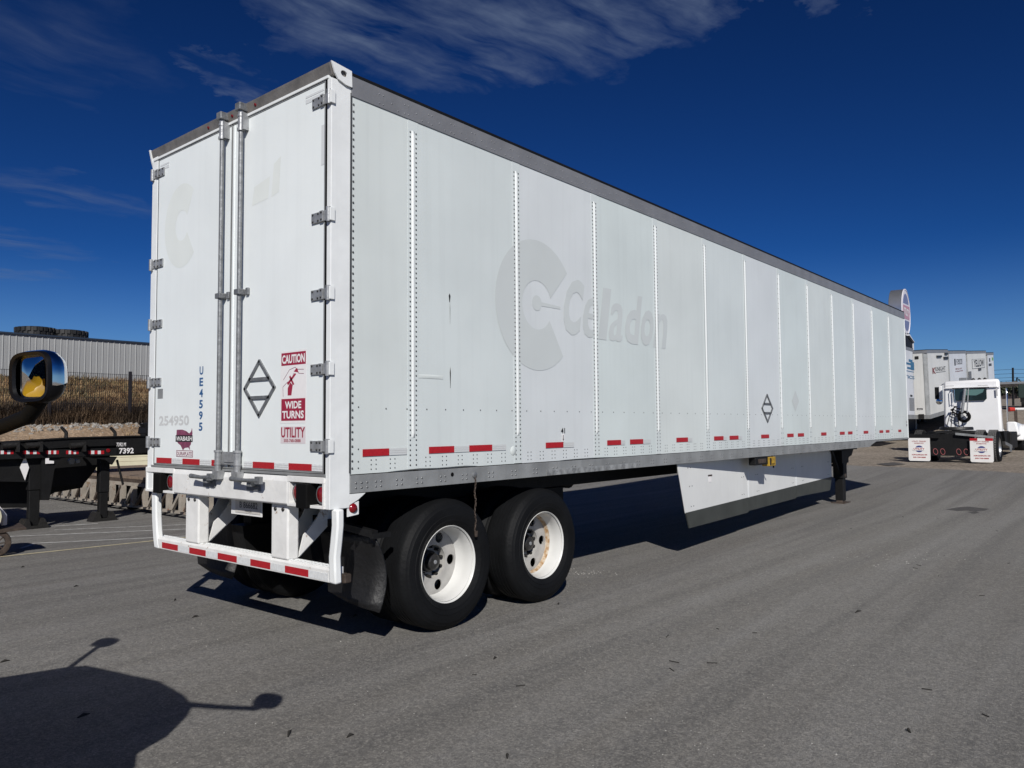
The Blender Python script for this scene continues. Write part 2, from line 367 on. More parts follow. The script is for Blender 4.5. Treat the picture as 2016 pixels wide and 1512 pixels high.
def ground_mat(name, base, kind):
    m = D.materials.new(name); m.use_nodes = True; t = m.node_tree; n = t.nodes; l = t.links; p = n['Principled BSDF']
    p.inputs['Roughness'].default_value = .85; p.inputs['Specular IOR Level'].default_value = .25
    co = n.new('ShaderNodeTexCoord')
    def noi(s, det=4, rough=.5, vec=None, scale3=None, rot=0):
        z = n.new('ShaderNodeTexNoise'); z.inputs['Scale'].default_value = s; z.inputs['Detail'].default_value = det; z.inputs['Roughness'].default_value = rough
        if scale3:
            q = n.new('ShaderNodeMapping'); q.inputs['Scale'].default_value = scale3; q.inputs['Rotation'].default_value = (0, 0, rot); l.new(co.outputs['Object'], q.inputs[0]); l.new(q.outputs[0], z.inputs['Vector'])
        else: l.new(co.outputs['Object'], z.inputs['Vector'])
        return z.outputs['Fac']
    def rmp(s, lo, hi, a=0, b=1):
        r = n.new('ShaderNodeMapRange'); r.inputs[1].default_value = lo; r.inputs[2].default_value = hi; r.inputs[3].default_value = a; r.inputs[4].default_value = b; l.new(s, r.inputs[0]); return r.outputs[0]
    def mx(f, a, b, bt='MIX'):
        x = n.new('ShaderNodeMixRGB'); x.blend_type = bt
        if isinstance(f, float): x.inputs[0].default_value = f
        else: l.new(f, x.inputs[0])
        for i, v in ((1, a), (2, b)):
            if isinstance(v, tuple): x.inputs[i].default_value = v+(1,)
            else: l.new(v, x.inputs[i])
        return x.outputs[0]
    def vor(s, feat='F1', out='Distance'):
        v = n.new('ShaderNodeTexVoronoi'); v.inputs['Scale'].default_value = s; v.feature = feat; l.new(co.outputs['Object'], v.inputs['Vector']); return v.outputs[out]
    if kind == 'asphalt':
        c = mx(rmp(noi(.22, 5, .6), .38, .62), base, (base[0]*.86, base[1]*.82, base[2]*.77))
        c = mx(rmp(noi(.45, 7, .7), .50, .66, 0, .5), c, (base[0]*1.3, base[1]*1.3, base[2]*1.3))
        # long faint tyre tracks running along the yard
        c = mx(rmp(noi(1, 5, .6, scale3=(.09, 1.9, 1), rot=radians(-3)), .42, .62, 0, .85), c, (base[0]*1.45, base[1]*1.47, base[2]*1.50))
        c = mx(rmp(noi(1, 3, .5, scale3=(.14, 3.4, 1), rot=radians(6)), .50, .64, 0, .75), c, (base[0]*.55, base[1]*.55, base[2]*.57))
        c = mx(rmp(noi(1, 3, .6, scale3=(.3, 5.5, 1), rot=radians(22)), .56, .7, 0, .25), c, (base[0]*1.5, base[1]*1.48, base[2]*1.44))
        # aggregate
        vc = vor(190, out='Color'); bw = n.new('ShaderNodeRGBToBW'); l.new(vc, bw.inputs[0])
        c = mx(rmp(bw.outputs[0], .15, .85, .0, .55), c, (base[0]*.42, base[1]*.42, base[2]*.42))
        vc2 = vor(120, out='Color'); bw2 = n.new('ShaderNodeRGBToBW'); l.new(vc2, bw2.inputs[0])
        c = mx(rmp(bw2.outputs[0], .86, .92, 0, .45), c, (base[0]*2.1, base[1]*2.05, base[2]*1.9))
        c = mx(rmp(noi(95, 4, .8), .38, .64, 0, .6), c, (base[0]*.5, base[1]*.5, base[2]*.5))
        c = mx(rmp(noi(3.2, 6, .65), .40, .62, 0, .30), c, (base[0]*.68, base[1]*.67, base[2]*.66))
        c = mx(rmp(noi(26, 6, .7), .40, .70, 0, .5), c, (base[0]*1.35, base[1]*1.33, base[2]*1.27))
        va = vor(62, out='Color'); ba = n.new('ShaderNodeRGBToBW'); l.new(va, ba.inputs[0])
        c = mx(rmp(ba.outputs[0], .30, .62, .38, 0), c, (base[0]*.50, base[1]*.50, base[2]*.50))
        vb = vor(88, out='Color'); bb = n.new('ShaderNodeRGBToBW'); l.new(vb, bb.inputs[0])
        c = mx(rmp(bb.outputs[0], .62, .80, 0, .30), c, (base[0]*1.75, base[1]*1.72, base[2]*1.62))
        # dark oil patches
        c = mx(rmp(noi(.9, 7, .65), .66, .76, 0, .6), c, (base[0]*.45, base[1]*.44, base[2]*.43))
        l.new(c, p.inputs['Base Color'])
        h = n.new('ShaderNodeMath'); h.operation = 'ADD'; l.new(rmp(vor(170), 0, .5), h.inputs[0]); l.new(noi(60, 6, .7), h.inputs[1])
        b = n.new('ShaderNodeBump'); b.inputs['Strength'].default_value = .8; b.inputs['Distance'].default_value = .008; l.new(h.outputs[0], b.inputs['Height']); l.new(b.outputs[0], p.inputs['Normal'])
    else:
        c = mx(rmp(noi(.5, 6, .6), .38, .62), base, (base[0]*.72, base[1]*.70, base[2]*.68))
        c = mx(rmp(noi(9, 8, .75), .42, .68, 0, .8), c, (base[0]*.45, base[1]*.43, base[2]*.42))
        vc = vor(16, out='Color'); bw = n.new('ShaderNodeRGBToBW'); l.new(vc, bw.inputs[0])
        c = mx(rmp(bw.outputs[0], .62, .8, 0, .6), c, (base[0]*1.45, base[1]*1.45, base[2]*1.45))
        l.new(c, p.inputs['Base Color'])
        b = n.new('ShaderNodeBump'); b.inputs['Strength'].default_value = .8; b.inputs['Distance'].default_value = .05; l.new(noi(14, 8, .75), b.inputs['Height']); l.new(b.outputs[0], p.inputs['Normal'])
    return m
ASPH = ground_mat('aged asphalt', (.230, .223, .213), 'asphalt')
GRAV = ground_mat('pale gravel', (.30, .26, .215), 'gravel')
DIRT = ground_mat('tan dirt', (.34, .25, .17), 'gravel')
def lin(a, b, n): return [a+(b-a)*i/n for i in range(n+1)]
xs = [-2500, -900, -300, -120, -60, -30]+lin(-20, 60, 160)+[66, 75, 90, 110, 150, 220, 300, 500, 900, 2500]
ys = [-2500, -900, -300, -120, -60, -30]+lin(-20, 46, 132)+[52, 60, 80, 120, 200, 400, 900, 2500]
def is_asph(x, y): return x < 21.6+.22*y+1.1*noise.noise(Vector((y*.5, 0, 5))) and y < 18.4 and x > -60 and y > -60
grid(xs, ys, ground_z, 'ground', GRAV)
# asphalt: its own sheet a few millimetres up, with a ragged front edge
xa = lin(-60, 26, 172); ya = lin(-60, 18.25, 156)
vs = []; nx = len(xa)
for y in ya:
    xe = 21.3+.22*y+.35*noise.noise(Vector((y*.9, 0, 5)))
    for x in xa:
        xx = -60+(x+60)*(xe+60)/86.
        vs.append((xx, y, ground_z(xx, y)+.012))
b = MB(); b.v = vs; b.f = [(j*nx+i, j*nx+i+1, (j+1)*nx+i+1, (j+1)*nx+i) for j in range(len(ya)-1) for i in range(nx-1)]
b.build('asphalt_yard', ASPH, smooth=60, kind='structure', recalc=False)
AZ0 = .012      # asphalt level
# dirt bank sheet on the left (tan), over the ground sheet
xb = lin(-14, 27, 110); yb = lin(18.0, 22.9, 22)
grid(xb, yb, ground_z, 'dirt_bank', DIRT, dz=.02)
DRYG = ground_mat('dry slope soil', (.25, .17, .10), 'gravel')
grid(lin(-14, 40, 90), lin(22.9, 41.2, 30), ground_z, 'slope', DRYG, dz=.015)

# painted lines
def line(p0, p1, w_, m, lab):
    p0 = Vector(p0+(AZ0+.005,)); p1 = Vector(p1+(AZ0+.005,)); d = (p1-p0).normalized(); s = Vector((-d.y, d.x, 0))*w_/2
    n = 14; vs = []
    for i in range(n+1):
        q = p0.lerp(p1, i/n); k = 1+.18*noise.noise(Vector((i*1.7, w_*40, p0.x)))
        vs += [q-s*k, q+s*k]
    b = MB(); b.add(vs, [(2*i, 2*i+2, 2*i+3, 2*i+1) for i in range(n)])
    return tag(b.build('painted_line', m, recalc=False), kind='structure')
line((.15, 6.80), (2.6, 6.54), .055, LYEL, '')
line((.80, 7.72), (2.5, 6.66), .06, LPAINT, '')
line((.80, 8.80), (3.6, 6.95), .06, LPAINT, '')
line((1.55, 9.02), (4.0, 7.4), .05, LPAINT, '')
line((.2, 10.2), (2.3, 9.3), .06, LPAINT, '')
line((.55, 7.35), (.78, 7.62), .05, LPAINT, '')

def stain(pts, m):
    q = MB(); vs = []
    for (a, b_) in pts:
        d = Fv+R2*((a-1008)/1516.9)-U2*((b_-756)/1516.9); z_ = AZ0+.003; P_ = CAM+d*((z_-CAM.z)/d.z); vs.append((P_.x, P_.y, ground_z(P_.x, P_.y)+z_))
    q.add(vs, [tuple(range(len(vs)))]); return tag(q.build('oil_stain', m, recalc=False), kind='structure')
STN = mat('oil stain', (.075, .07, .066), .8, var=.4, vscale=14, bump=.2)
stain([(1862, 1003), (1885, 999), (1905, 998), (1925, 1000), (1947, 1002), (1940, 1005), (1918, 1007), (1905, 1005), (1885, 1006)], STN)
stain([(1725, 932), (1760, 930), (1784, 933), (1750, 935)], STN)
stain([(1905, 1008), (1922, 1007), (1930, 1010), (1915, 1011)], STN)

# ------------------------------------------------------------------ main trailer
XE, W_ = 15.53, 2.58
ZRB, ZPB, ZPT, ZT = 1.1317, 1.2658, 3.8886, 4.0565
T = empty('box_trailer', (7.7, 1.29, 0), 'big white box trailer with faded ghost lettering, parked across the middle of the yard', 'trailer')
SX0, S = .7442, 1.2192
seams = [SX0+i*S for i in range(12)]
edges = [.163]+seams+[XE]
pan_mb = None
for i in range(13):
    a, b_ = edges[i], edges[i+1]
    g = .052
    x0 = a+(g if i > 0 else 0)+.001; x1 = b_-(g if i < 12 else .02)-.001
    q = MB()
    # a panel with faint real waviness
    nxp, nzp = 8, 12; vs = []
    for kz in range(nzp+1):
        for kx in range(nxp+1):
            x = x0+(x1-x0)*kx/nxp; z = ZPB-.006+(ZPT-ZPB+.01)*kz/nzp
            e = sin(pi*kx/nxp)*sin(pi*kz/nzp)
            y = .0016+.0009*noise.noise(Vector((x*1.1, z*.9, 2.)))*e
            vs.append((x, y, z))
    fs = [(k*(nxp+1)+c_, k*(nxp+1)+c_+1, (k+1)*(nxp+1)+c_+1, (k+1)*(nxp+1)+c_) for k in range(nzp) for c_ in range(nxp)]
    q.add(vs, fs)
    k = len(q.v)
    q.box(x0, x1, .008, .02, ZPB-.006, ZPT+.004)
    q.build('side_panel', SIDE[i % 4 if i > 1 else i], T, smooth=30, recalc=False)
for x in seams:
    q = MB(); q.box(x-.0525, x+.0525, -.0002, .012, ZPB-.004, ZPT)
    q.build('seam_strip', SIDE[1], T, bevel=.001)
    q = MB()
    n = 7; prof = [(x-.017+.034*i/(n-1), -.0022-.013*sin(pi*i/(n-1))) for i in range(n)]
    z0, z1 = 1.535, 3.775
    vs = []
    for zz_, kk in ((z0-.035, 0), (z0, 1), (z1, 1), (z1+.035, 0)):
        for (u, v) in prof: vs.append((u, -.0022+(v+.0022)*kk, zz_))
    q.add(vs, [(r*n+i, r*n+i+1, (r+1)*n+i+1, (r+1)*n+i) for r in range(3) for i in range(n-1)])
    q.build('seam_ridge', mat('seam ridge paint', (.70, .73, .73), .4, var=.06), T, smooth=60)
# rivets (real domes, far more than 300: joined by area)
rv = MB()
for si, x in enumerate(seams):
    step = .0367 if si < 6 else .0734
    z = 1.30
    while z < 3.80:
        for dx in (-.030, .030): rv.dome((x+dx, -.0022, z), -Y, .0072 if si < 3 else .0068, .0045, 6 if si < 4 else 5)
        z += step
z = 1.30
while z < 3.87:
    rv.dome((.183, 0, z), -Y, .0085, .0055, 8); z += .0497
rv.build('rivet_rows', RIVETD, T, smooth=50, kind='stuff')
rv = MB()
x = .483
while x < 15.3:
    rv.dome((x, 0, 1.712), -Y, .0062, .004, 6); x += .2005
x = .37
i = 0
while x < 15.2:
    if min(abs(x-s) for s in seams) > .09:
        for dx in (-.022, .022):
            for z in (1.288, 1.32, 1.352): rv.dome((x+dx, 0, z), -Y, .0055, .0035, 5)
    x += .175; i += 1
for z in (1.30, 1.345, 1.43, 1.72): rv.dome((.235, 0, z), -Y, .006, .004, 6)
rv.build('panel_rivets', RIVETD, T, smooth=50, kind='stuff')

# top rail
q = MB(); q.box(.163, XE, -.006, .06, ZPT, ZT-.026); q.build('top_rail', RAIL, T, bevel=.002)
q = MB(); q.box(.163, XE, -.002, .05, ZT-.025, ZT); q.build('roof_edge', CHASSIS, T)
rv = MB(); x = .43
while x < 15.4:
    for (dx, dz) in ((-.019, .095), (.019, .095), (-.019, .028), (.019, .028)): rv.dome((x+dx, -.006, ZPT+dz), -Y, .0062, .004, 5)
    for dx, dz in ((.10, .062), (.16, .025)): rv.dome((x+dx, -.006, ZPT+dz), -Y, .0062, .004, 5)
    x += .245
rv.build('top_rail_rivets', RAIL, T, smooth=50, kind='stuff')
# bottom rail
q = MB(); q.prism([(.163, ZRB), (12.55, ZRB), (12.62, 1.165), (12.95, 1.222), (XE, 1.225), (XE, ZPB-.012), (.163, ZPB-.012)], 'y', -.005, .05)
q.build('bottom_rail', ALU, T, bevel=.0015)
q = MB(); q.box(.163, XE, .006, .04, ZPB-.013, ZPB-.001); q.build('rail_gap', SEAL, T)
bx('rail_overlay', mat('mottled patch plate', (.46, .47, .47), .4, .4, var=.5, vscale=18, bump=.2, bscale=30), T, 2.36, 3.9, -.008, -.0051, ZRB+.002, ZRB+.052, .001, label='dull patch plate riveted along the bottom rail')
rv = MB(); cx = [.235, .285, .41, .605, .805, 1.05, 1.29, 1.605]
x = 1.9
while x < 12.5: cx.append(x); x += .293
for x in cx:
    for dx in (-.024, .024):
        for z in (1.166, 1.2): rv.dome((x+dx, -.005, z), -Y, .0085, .006, 7)
rv.build('bottom_rail_rivets', mat('rail rivet', (.19, .195, .2), .4, .5), T, smooth=50, kind='stuff')
q = MB(); q.lathe([(.0, -.0062), (.017, -.0062), (.017, -.0052)], (1.151, 0, 1.208), 'y', 16); q.build('rail_hole', SEAL, T)
# roof, far wall, nose, floor: a closed box
q = MB(); q.box(.16, XE-.02, .02, W_-.02, ZT-.012, ZT-.002); q.build('roof', ALU, T)
bx('far_side_wall', SIDE[2], T, .16, XE, W_-.03, W_, ZRB, ZT)
q = MB(); q.box(XE, XE+.09, .03, W_-.03, ZRB+.09, ZT-.005); q.build('front_wall', FRAMEW, T, bevel=.03)
bx('floor', CHASSIS, T, .17, XE-.01, .05, W_-.05, 1.206, 1.25)
# front corner post with white edge
bx('front_corner_post', FRAMEW, T, XE-.02, XE+.012, -.004, .05, ZPB-.03, ZT-.02, .004)
# under frame
for k in range(50):
    x = .45+k*.295
    if x > 12.4: break
    q = MB(); q.box(x-.004, x+.004, .06, W_-.06, 1.145, 1.205); q.box(x-.028, x+.028, .06, W_-.06, 1.137, 1.1445)
    q.build('crossmember', CHASSIS, T)
for y in (.78, 1.74):
    q = MB(); q.box(.35, 6.2, y-.05, y+.05, .93, 1.136); q.box(.45, 3.6, y-.06, y+.06, .76, .925); q.build('slider_rail', CHASSIS, T, bevel=.005)
for y in (.8, 1.72):
    q = MB()
    for hx in (.5, 1.75, 2.95):
        q.prism([(hx-.16, .77), (hx+.16, .77), (hx+.1, .45), (hx-.1, .45)], 'y', y-.09, y+.09)
    for ax in (1.152, 2.356):
        for k in range(3): q.bar((ax-.52, y, .60-.02*k), (ax, y, .52-.03*k), .08, .018); q.bar((ax, y, .52-.03*k), (ax+.52, y, .60-.02*k), .08, .018)
    q.build('leaf_spring', CHASSIS, T)
for ax in (1.152, 2.356):
    q = MB(); q.tube([(ax, .25, .52), (ax, W_-.25, .52)], .065, 14); q.tube([(ax, .62, .52), (ax, .80, .52)], .21, 20); q.tube([(ax, 1.78, .52), (ax, 1.96, .52)], .21, 20)
    q.tube([(ax+.12, 1.0, .62), (ax+.32, 1.0, .66)], .1, 14)
    q.build('axle', CHASSIS, T, smooth=40)
q = MB(); q.tube([(4.1, 1.0, .98), (4.1, 1.7, .98)], .12, 16); q.build('air_tank', CHASSIS, T, smooth=40)

# wheels
def annulus(m, r0, r1, h, holes, thick):
    pass
def make_wheel(rust=False):
    wm = MB()  # rim barrel + flange; local: outer face towards -y, origin at the hub centre, flange plane y=0
    prof = [(.296, .006), (.300, -.004), (.305, -.008), (.309, -.002), (.309, .012), (.30, .02), (.2935, .016), (.289, .03), (.283, .05), (.279, .085), (.277, .13), (.266, .160), (.262, .182)]
    wm.lathe(prof, (0, 0, 0), 'y', 72)
    wm.lathe([(.300, .02), (.29, .24)], (0, 0, 0), 'y', 48)
    wheel = wm.build('wheel', RIMW, None, smooth=35)
    # disc face with hand holes, slightly coned by rings
    loops = [circ(0, 0, .262, 64), circ(0, 0, .137, 40)]
    for k in range(5):
        a = radians(-2)+2*pi*k/5
        loops.append(circ(.200*cos(a), .200*sin(a), .043, 20))
    vs, fs = plate2d(loops, .012)
    d = MB(); d.add([(v.x, .185+v.z, v.y) for v in vs], fs); d.lathe([(.138, .181), (.128, .245), (.06, .250)], (0, 0, 0), 'y', 40)
    dd = d.build('wheel_disc', mat('shade-grey dusty disc', (.40, .39, .37), .5, var=.25, vscale=9, spots=.2, spotcol=(.22, .18, .14)), wheel, smooth=35, local=True)  # grey base stands for shade inside the rim; brown spots are dirt
    t = MB()
    prof = [(.300, .004), (.318, -.012), (.345, -.026), (.352, -.030), (.356, -.027), (.392, -.034), (.396, -.031), (.43, -.032), (.455, -.028), (.459, -.024), (.480, -.016), (.4845, -.010), (.502, .004), (.512, .016), (.5165, .030)]
    gy = .03
    top = []
    for g in (.075, .115, .155, .195):
        top += [(.5205, g-.005), (.512, g-.0035), (.512, g+.0035), (.5205, g+.005)]
    prof += [(.5195, .045)]+top+[(.5195, .235), (.5165, .248)]+[(r, .278-y) for r, y in [(.512, .016), (.502, .004), (.48, -.014), (.43, -.032), (.36, -.03), (.31, -.005)]]
    t.lathe(prof, (0, 0, 0), 'y', 96)
    ty = t.build('tyre', TYRE, wheel, smooth=28, local=True)
    h = MB(); h.lathe([(.0, .155), (.035, .155), (.058, .160), (.066, .168), (.070, .205), (.085, .215), (.088, .225), (.088, .28)], (0, 0, 0), 'y', 32)
    h.build('hub', HUB, wheel, smooth=35, local=True)
    c = MB(); c.lathe([(.0, .150), (.010, .150), (.016, .152), (.018, .157)], (0, 0, 0), 'y', 20); c.build('hub_cap', GALV, wheel, smooth=30, local=True)
    for k in range(10):
        a = 2*pi*k/10+.2; nmb = MB(); nmb.lathe([(0, .195), (.011, .195), (.014, .202), (.014, .25)], (.120*cos(a), 0, .120*sin(a)), 'y', 6)
        nmb.build('lug_nut', HUB, wheel, local=True)
    if rust:
        r_ = MB(); r_.lathe([(.2735, .138), (.2700, .148), (.2645, .160), (.2605, .178)], (0, -.0015, 0), 'y', 64)
        # only the lower arc is stained
        keep = [f for f in r_.f if -.5 < math.atan2(sum(r_.v[i][2] for i in f), sum(r_.v[i][0] for i in f)) < 1.2 or math.atan2(sum(r_.v[i][2] for i in f), sum(r_.v[i][0] for i in f)) < -.4]
        keep = [f for f in keep if math.atan2(sum(r_.v[i][2] for i in f), sum(r_.v[i][0] for i in f)) > -2.3]
        r_.f = keep
        r_.build('rust_ring', RUST, wheel, smooth=35, local=True, label='orange rust bleeding round the inside of the rim', recalc=False)
    return wheel
def put_wheel(wl, parent, p, rz=0, rx=0):
    wl.parent = parent; inv = world_of(parent).inverted(); wl.location = inv @ Vector(p); wl.rotation_euler = (0, rx, rz); wl.scale = (.965,)*3
w1 = make_wheel(); put_wheel(w1, T, (1.152, .036, .515), 0, 0)
w2 = make_wheel(True); put_wheel(w2, T, (2.356, .036, .515), 0, radians(-4))
for ax in (1.152, 2.356):
    for (y, rz) in ((.372, 0), (W_-.036, pi), (W_-.372, pi)):
        c = copy_tree(w1); put_wheel(c, T, (ax, y+(.25 if rz == 0 and False else 0), .515), rz, random.random()*3)

# rear frame
bx('corner_post', FRAMEW, T, -.004, .163, 0, .048, 1.035, ZT-.09, .004)
q = MB(); q.box(.155, .162, -.0035, .002, 1.27, ZPT+.02); q.box(.163, .170, -.003, .001, ZPB, ZPT); q.build('post_joint_bead', RIVETD, T)
bx('corner_post', FRAMEW, T, -.004, .163, 2.50, 2.605, 1.05, ZT-.05, .006)
bx('door_channel', SEAL, T, -.002, .06, .0485, .068, 1.27, 3.98)
# header with its sloping visor
q = MB(); q.prism([(.002, 3.988), (-.055, 4.068), (-.055, 4.086), (.02, 4.092), (.16, 4.066), (.16, 3.988)], 'x', 0, 1)
hv = MB(); prof = [(.000, 3.990), (-.018, 4.058), (-.020, 4.070), (.02, 4.072), (.163, 4.052), (.163, 3.990)]
hv.prism(prof, 'y', .004, 2.605); hv.build('header_visor', DARKALU, T, bevel=.002)
q = MB(); q.box(-.012, .10, .03, 2.57, 3.968, 3.9895); q.build('header_lip', FRAMEW, T, bevel=.003)
# dented edge of header and clearance lamps
for y in (.93, 1.257, 1.62):
    q = MB(); nn = Vector((-.8, 0, -.6)); q.dome((-.010, y, 4.028), nn, .015, .008, 12); q.build('clearance_lamp', LENS, T, smooth=40)
# corner castings
cast = [(-.018, 4.074), (.155, 4.058), (.160, 3.945), (.105, 3.945), (.040, 3.965), (.012, 4.00)]
hole = circ(.088, 4.018, .028, 16, ry=.022)
plate_on([cast, hole], 'corner_casting', FRAMEW, T, (0, -.004, 0), X, Z, -Y, .012)
bx('casting_back', SEAL, T, .03, .15, .006, .02, 3.98, 4.06)
q = MB(); q.prism([(-.028, 4.078), (.02, 4.070), (.01, 3.92), (-.005, 3.97)], 'y', 2.606, 2.632); q.build('corner_casting', FRAMEW, T, bevel=.003)

# doors
DY = [(.0685, 1.250), (1.266, 2.494)]
for k, (y0, y1) in enumerate(DY):
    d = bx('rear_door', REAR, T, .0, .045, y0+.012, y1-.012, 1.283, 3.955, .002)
    q = MB()
    for (a, b_, c_, e_) in ((y0, y0+.011, 1.272, 3.966), (y1-.011, y1, 1.272, 3.966)): q.box(-.003, .04, a, b_, c_, e_)
    for (c_, e_) in ((1.272, 1.282), (3.956, 3.966)): q.box(-.003, .04, y0+.0115, y1-.0115, c_, e_)
    q.build('door_frame', ALU, d)
q = MB(); q.box(.01, .05, 1.2505, 1.2655, 1.28, 3.96); q.build('door_seal', SEAL, T)
q = MB(); q.box(-.006, .05, 1.225, 1.2475, 1.30, 3.95); q.build('door_edge_strip', REAR, T, bevel=.002)
q = MB(); q.box(-.012, .15, .04, 2.52, 1.250, 1.268); q.build('threshold', ALU, T, bevel=.002)
# faded stripes on the doors
for (y0, y1, z0, z1) in ((.09, .30, 3.86, 3.89), (.09, .30, 3.90, 3.915), (.07, .115, 3.38, 3.66), (2.30, 2.46, 3.86, 3.885), (2.30, 2.46, 3.895, 3.91)):
    bx('faded_tape', GHOSTD if False else mat('faded tape', (.62, .64, .65), .4), T, -.0018, -.0002, y0, y1, z0, z1)
# door hardware
def hinge(y, z, side):
    q = MB()
    s = -1 if side == 'R' else 1   # barrel lies towards the outer edge
    yb = y
    lf = MB(); lf.box(-.012, -.001, min(yb, yb-s*.20), max(yb, yb-s*.20), z-.036, z+.036)
    lf.box(-.020, -.0125, min(yb-s*.06, yb-s*.10), max(yb-s*.06, yb-s*.10), z-.038, z+.038)
    o = lf.build('hinge', GALV, T, bevel=.003)
    b = MB(); b.tube([(-.016, yb, z-.05), (-.016, yb, z+.05)], .017, 14); b.build('hinge_pin', GALV, o, smooth=40)
    b = MB()
    b.prism([(-.022, yb-.004), (-.022, yb+s*.012), (.0, yb+s*.036), (.02, yb+s*.036), (.02, yb+s*.028), (.0, yb+s*.026)], 'z', z-.045, z+.045) if False else b.box(-.020, .02, min(yb+s*.014, yb+s*.026), max(yb+s*.014, yb+s*.026), z-.044, z+.044)
    b.build('hinge_butt', FRAMEW, o, bevel=.002)
    b = MB()
    for dy in (.075, .12, .18):
        for dz in (-.024, .024): b.dome((-.012 if dy > .11 else -.020, yb-s*dy, z+dz), -X, .0075, .009, 7)
    b.build('hinge_bolts', HUB, o, smooth=50, kind='stuff')
for z in (3.83, 3.02, 2.485, 1.975, 1.455):
    hinge(.012, z, 'R'); hinge(2.575, z+.01, 'L')
for (yr, s) in ((1.352, 1), (1.078, -1)):
    q = MB(); q.tube([(-.04, yr, 1.30), (-.04, yr, 3.93)], .0175, 16); rod = q.build('lock_rod', GALVD, T, smooth=40)
    q = MB(); q.tube([(-.04, yr, 3.86), (-.04, yr, 4.06)], .024, 14); q.tube([(-.04, yr, 3.855), (-.04, yr, 3.875)], .030, 14)
    q.tube([(-.04, yr, 3.965), (-.04, yr, 3.98)], .029, 14); q.box(-.05, .0, yr-.045, yr-.022, 3.86, 3.99)
    q.build('upper_cam', GALV, rod, smooth=35)
    q = MB(); q.box(-.075, .0, yr-.035, yr+.035, 4.01, 4.07); q.build('cam_keeper', GALVD, rod, bevel=.006)
    q = MB(); q.box(-.068, -.001, yr-.034, yr+.034, 2.59, 2.632); q.box(-.02, -.001, yr-.085, yr-.049, 2.585, 2.64); q.build('rod_guide', GALVD, rod, bevel=.005)
    q = MB(); q.tube([(-.04, yr, 1.205), (-.04, yr, 1.41)], .026, 14); q.tube([(-.04, yr, 1.395), (-.04, yr, 1.412)], .032, 14); q.tube([(-.04, yr, 1.30), (-.04, yr, 1.312)], .031, 14)
    q.box(-.065, .0, yr-.04, yr+.04, 1.19, 1.255)
    q.build('lower_cam', GALV, rod, smooth=35)
q = MB(); q.box(-.022, -.004, 1.09, 1.345, 1.30, 1.40); q.box(-.03, -.0225, 1.15, 1.29, 1.32, 1.385); cp = q.build('centre_plate', GALV, T, bevel=.004)
# handles
for (ya, yb_) in ((1.36, 1.69), (.70, 1.09)):
    q = MB(); q.tube([(-.075, ya, 1.205), (-.085, (ya+yb_)/2, 1.20), (-.080, yb_, 1.205)], [.016, .014, .019], 12)
    q.box(-.09, -.06, ya+.02 if ya > 1.2 else ya, (ya+.07) if ya > 1.2 else ya+.06, 1.18, 1.232)
    hd = q.build('door_handle', GALVD, T, smooth=35)
    m_y = (ya+yb_)/2-.05
    q = MB(); q.box(-.07, -.02, m_y, m_y+.05, 1.155, 1.19); q.box(-.024, -.018, m_y-.05, m_y+.13, 1.12, 1.18); q.build('handle_catch', GALVD, hd, bevel=.004)

# rear sill
q = MB(); q.prism([(.16, 1.245), (-.002, 1.245), (-.014, 1.205), (-.014, 1.05), (.0, 1.038), (.16, 1.038)], 'y', .47, 2.105); sill = q.build('rear_sill', WORNW, T, bevel=.004)
for (y0, y1) in ((.0485, .47), (2.105, 2.612)):
    q = MB()
    q.box(-.014, .16, y0, y1, 1.205, 1.247); q.box(-.014, .16, y0, y1, 1.036, 1.056)
    q.box(-.012, .16, y0, y0+.022, 1.056, 1.205); q.box(-.012, .16, y1-.022, y1, 1.056, 1.205); q.box(.075, .16, y0+.022, y1-.022, 1.056, 1.205)
    mid = y0+.17 if y0 < 1 else y1-.30
    q.box(-.0, .074, mid-.006, mid+.006, 1.056, 1.205)
    lb = q.build('lamp_recess', WORNW, T, bevel=.003)
def lamp(y, z, x=.014, r=.052):
    q = MB(); q.lathe([(r+.012, .03), (r+.012, -.006), (r, -.010), (r, .0)], (x, y, z), 'x', 28); o = q.build('tail_lamp', GALVD, T, smooth=35)
    q = MB(); q.lathe([(r, .0), (r*.95, -.010), (r*.6, -.017), (0, -.019)], (x, y, z), 'x', 28); q.build('lamp_lens', LENS, o, smooth=50)
for y in (.100, .375, 2.20, 2.445): lamp(y, 1.13)
for (y0, y1) in ((.20, .325), (2.285, 2.41)):
    q = MB(); q.box(-.045, .07, y0, y1, 1.033, 1.20); q.build('dock_bumper', SEAL, T, bevel=.008)
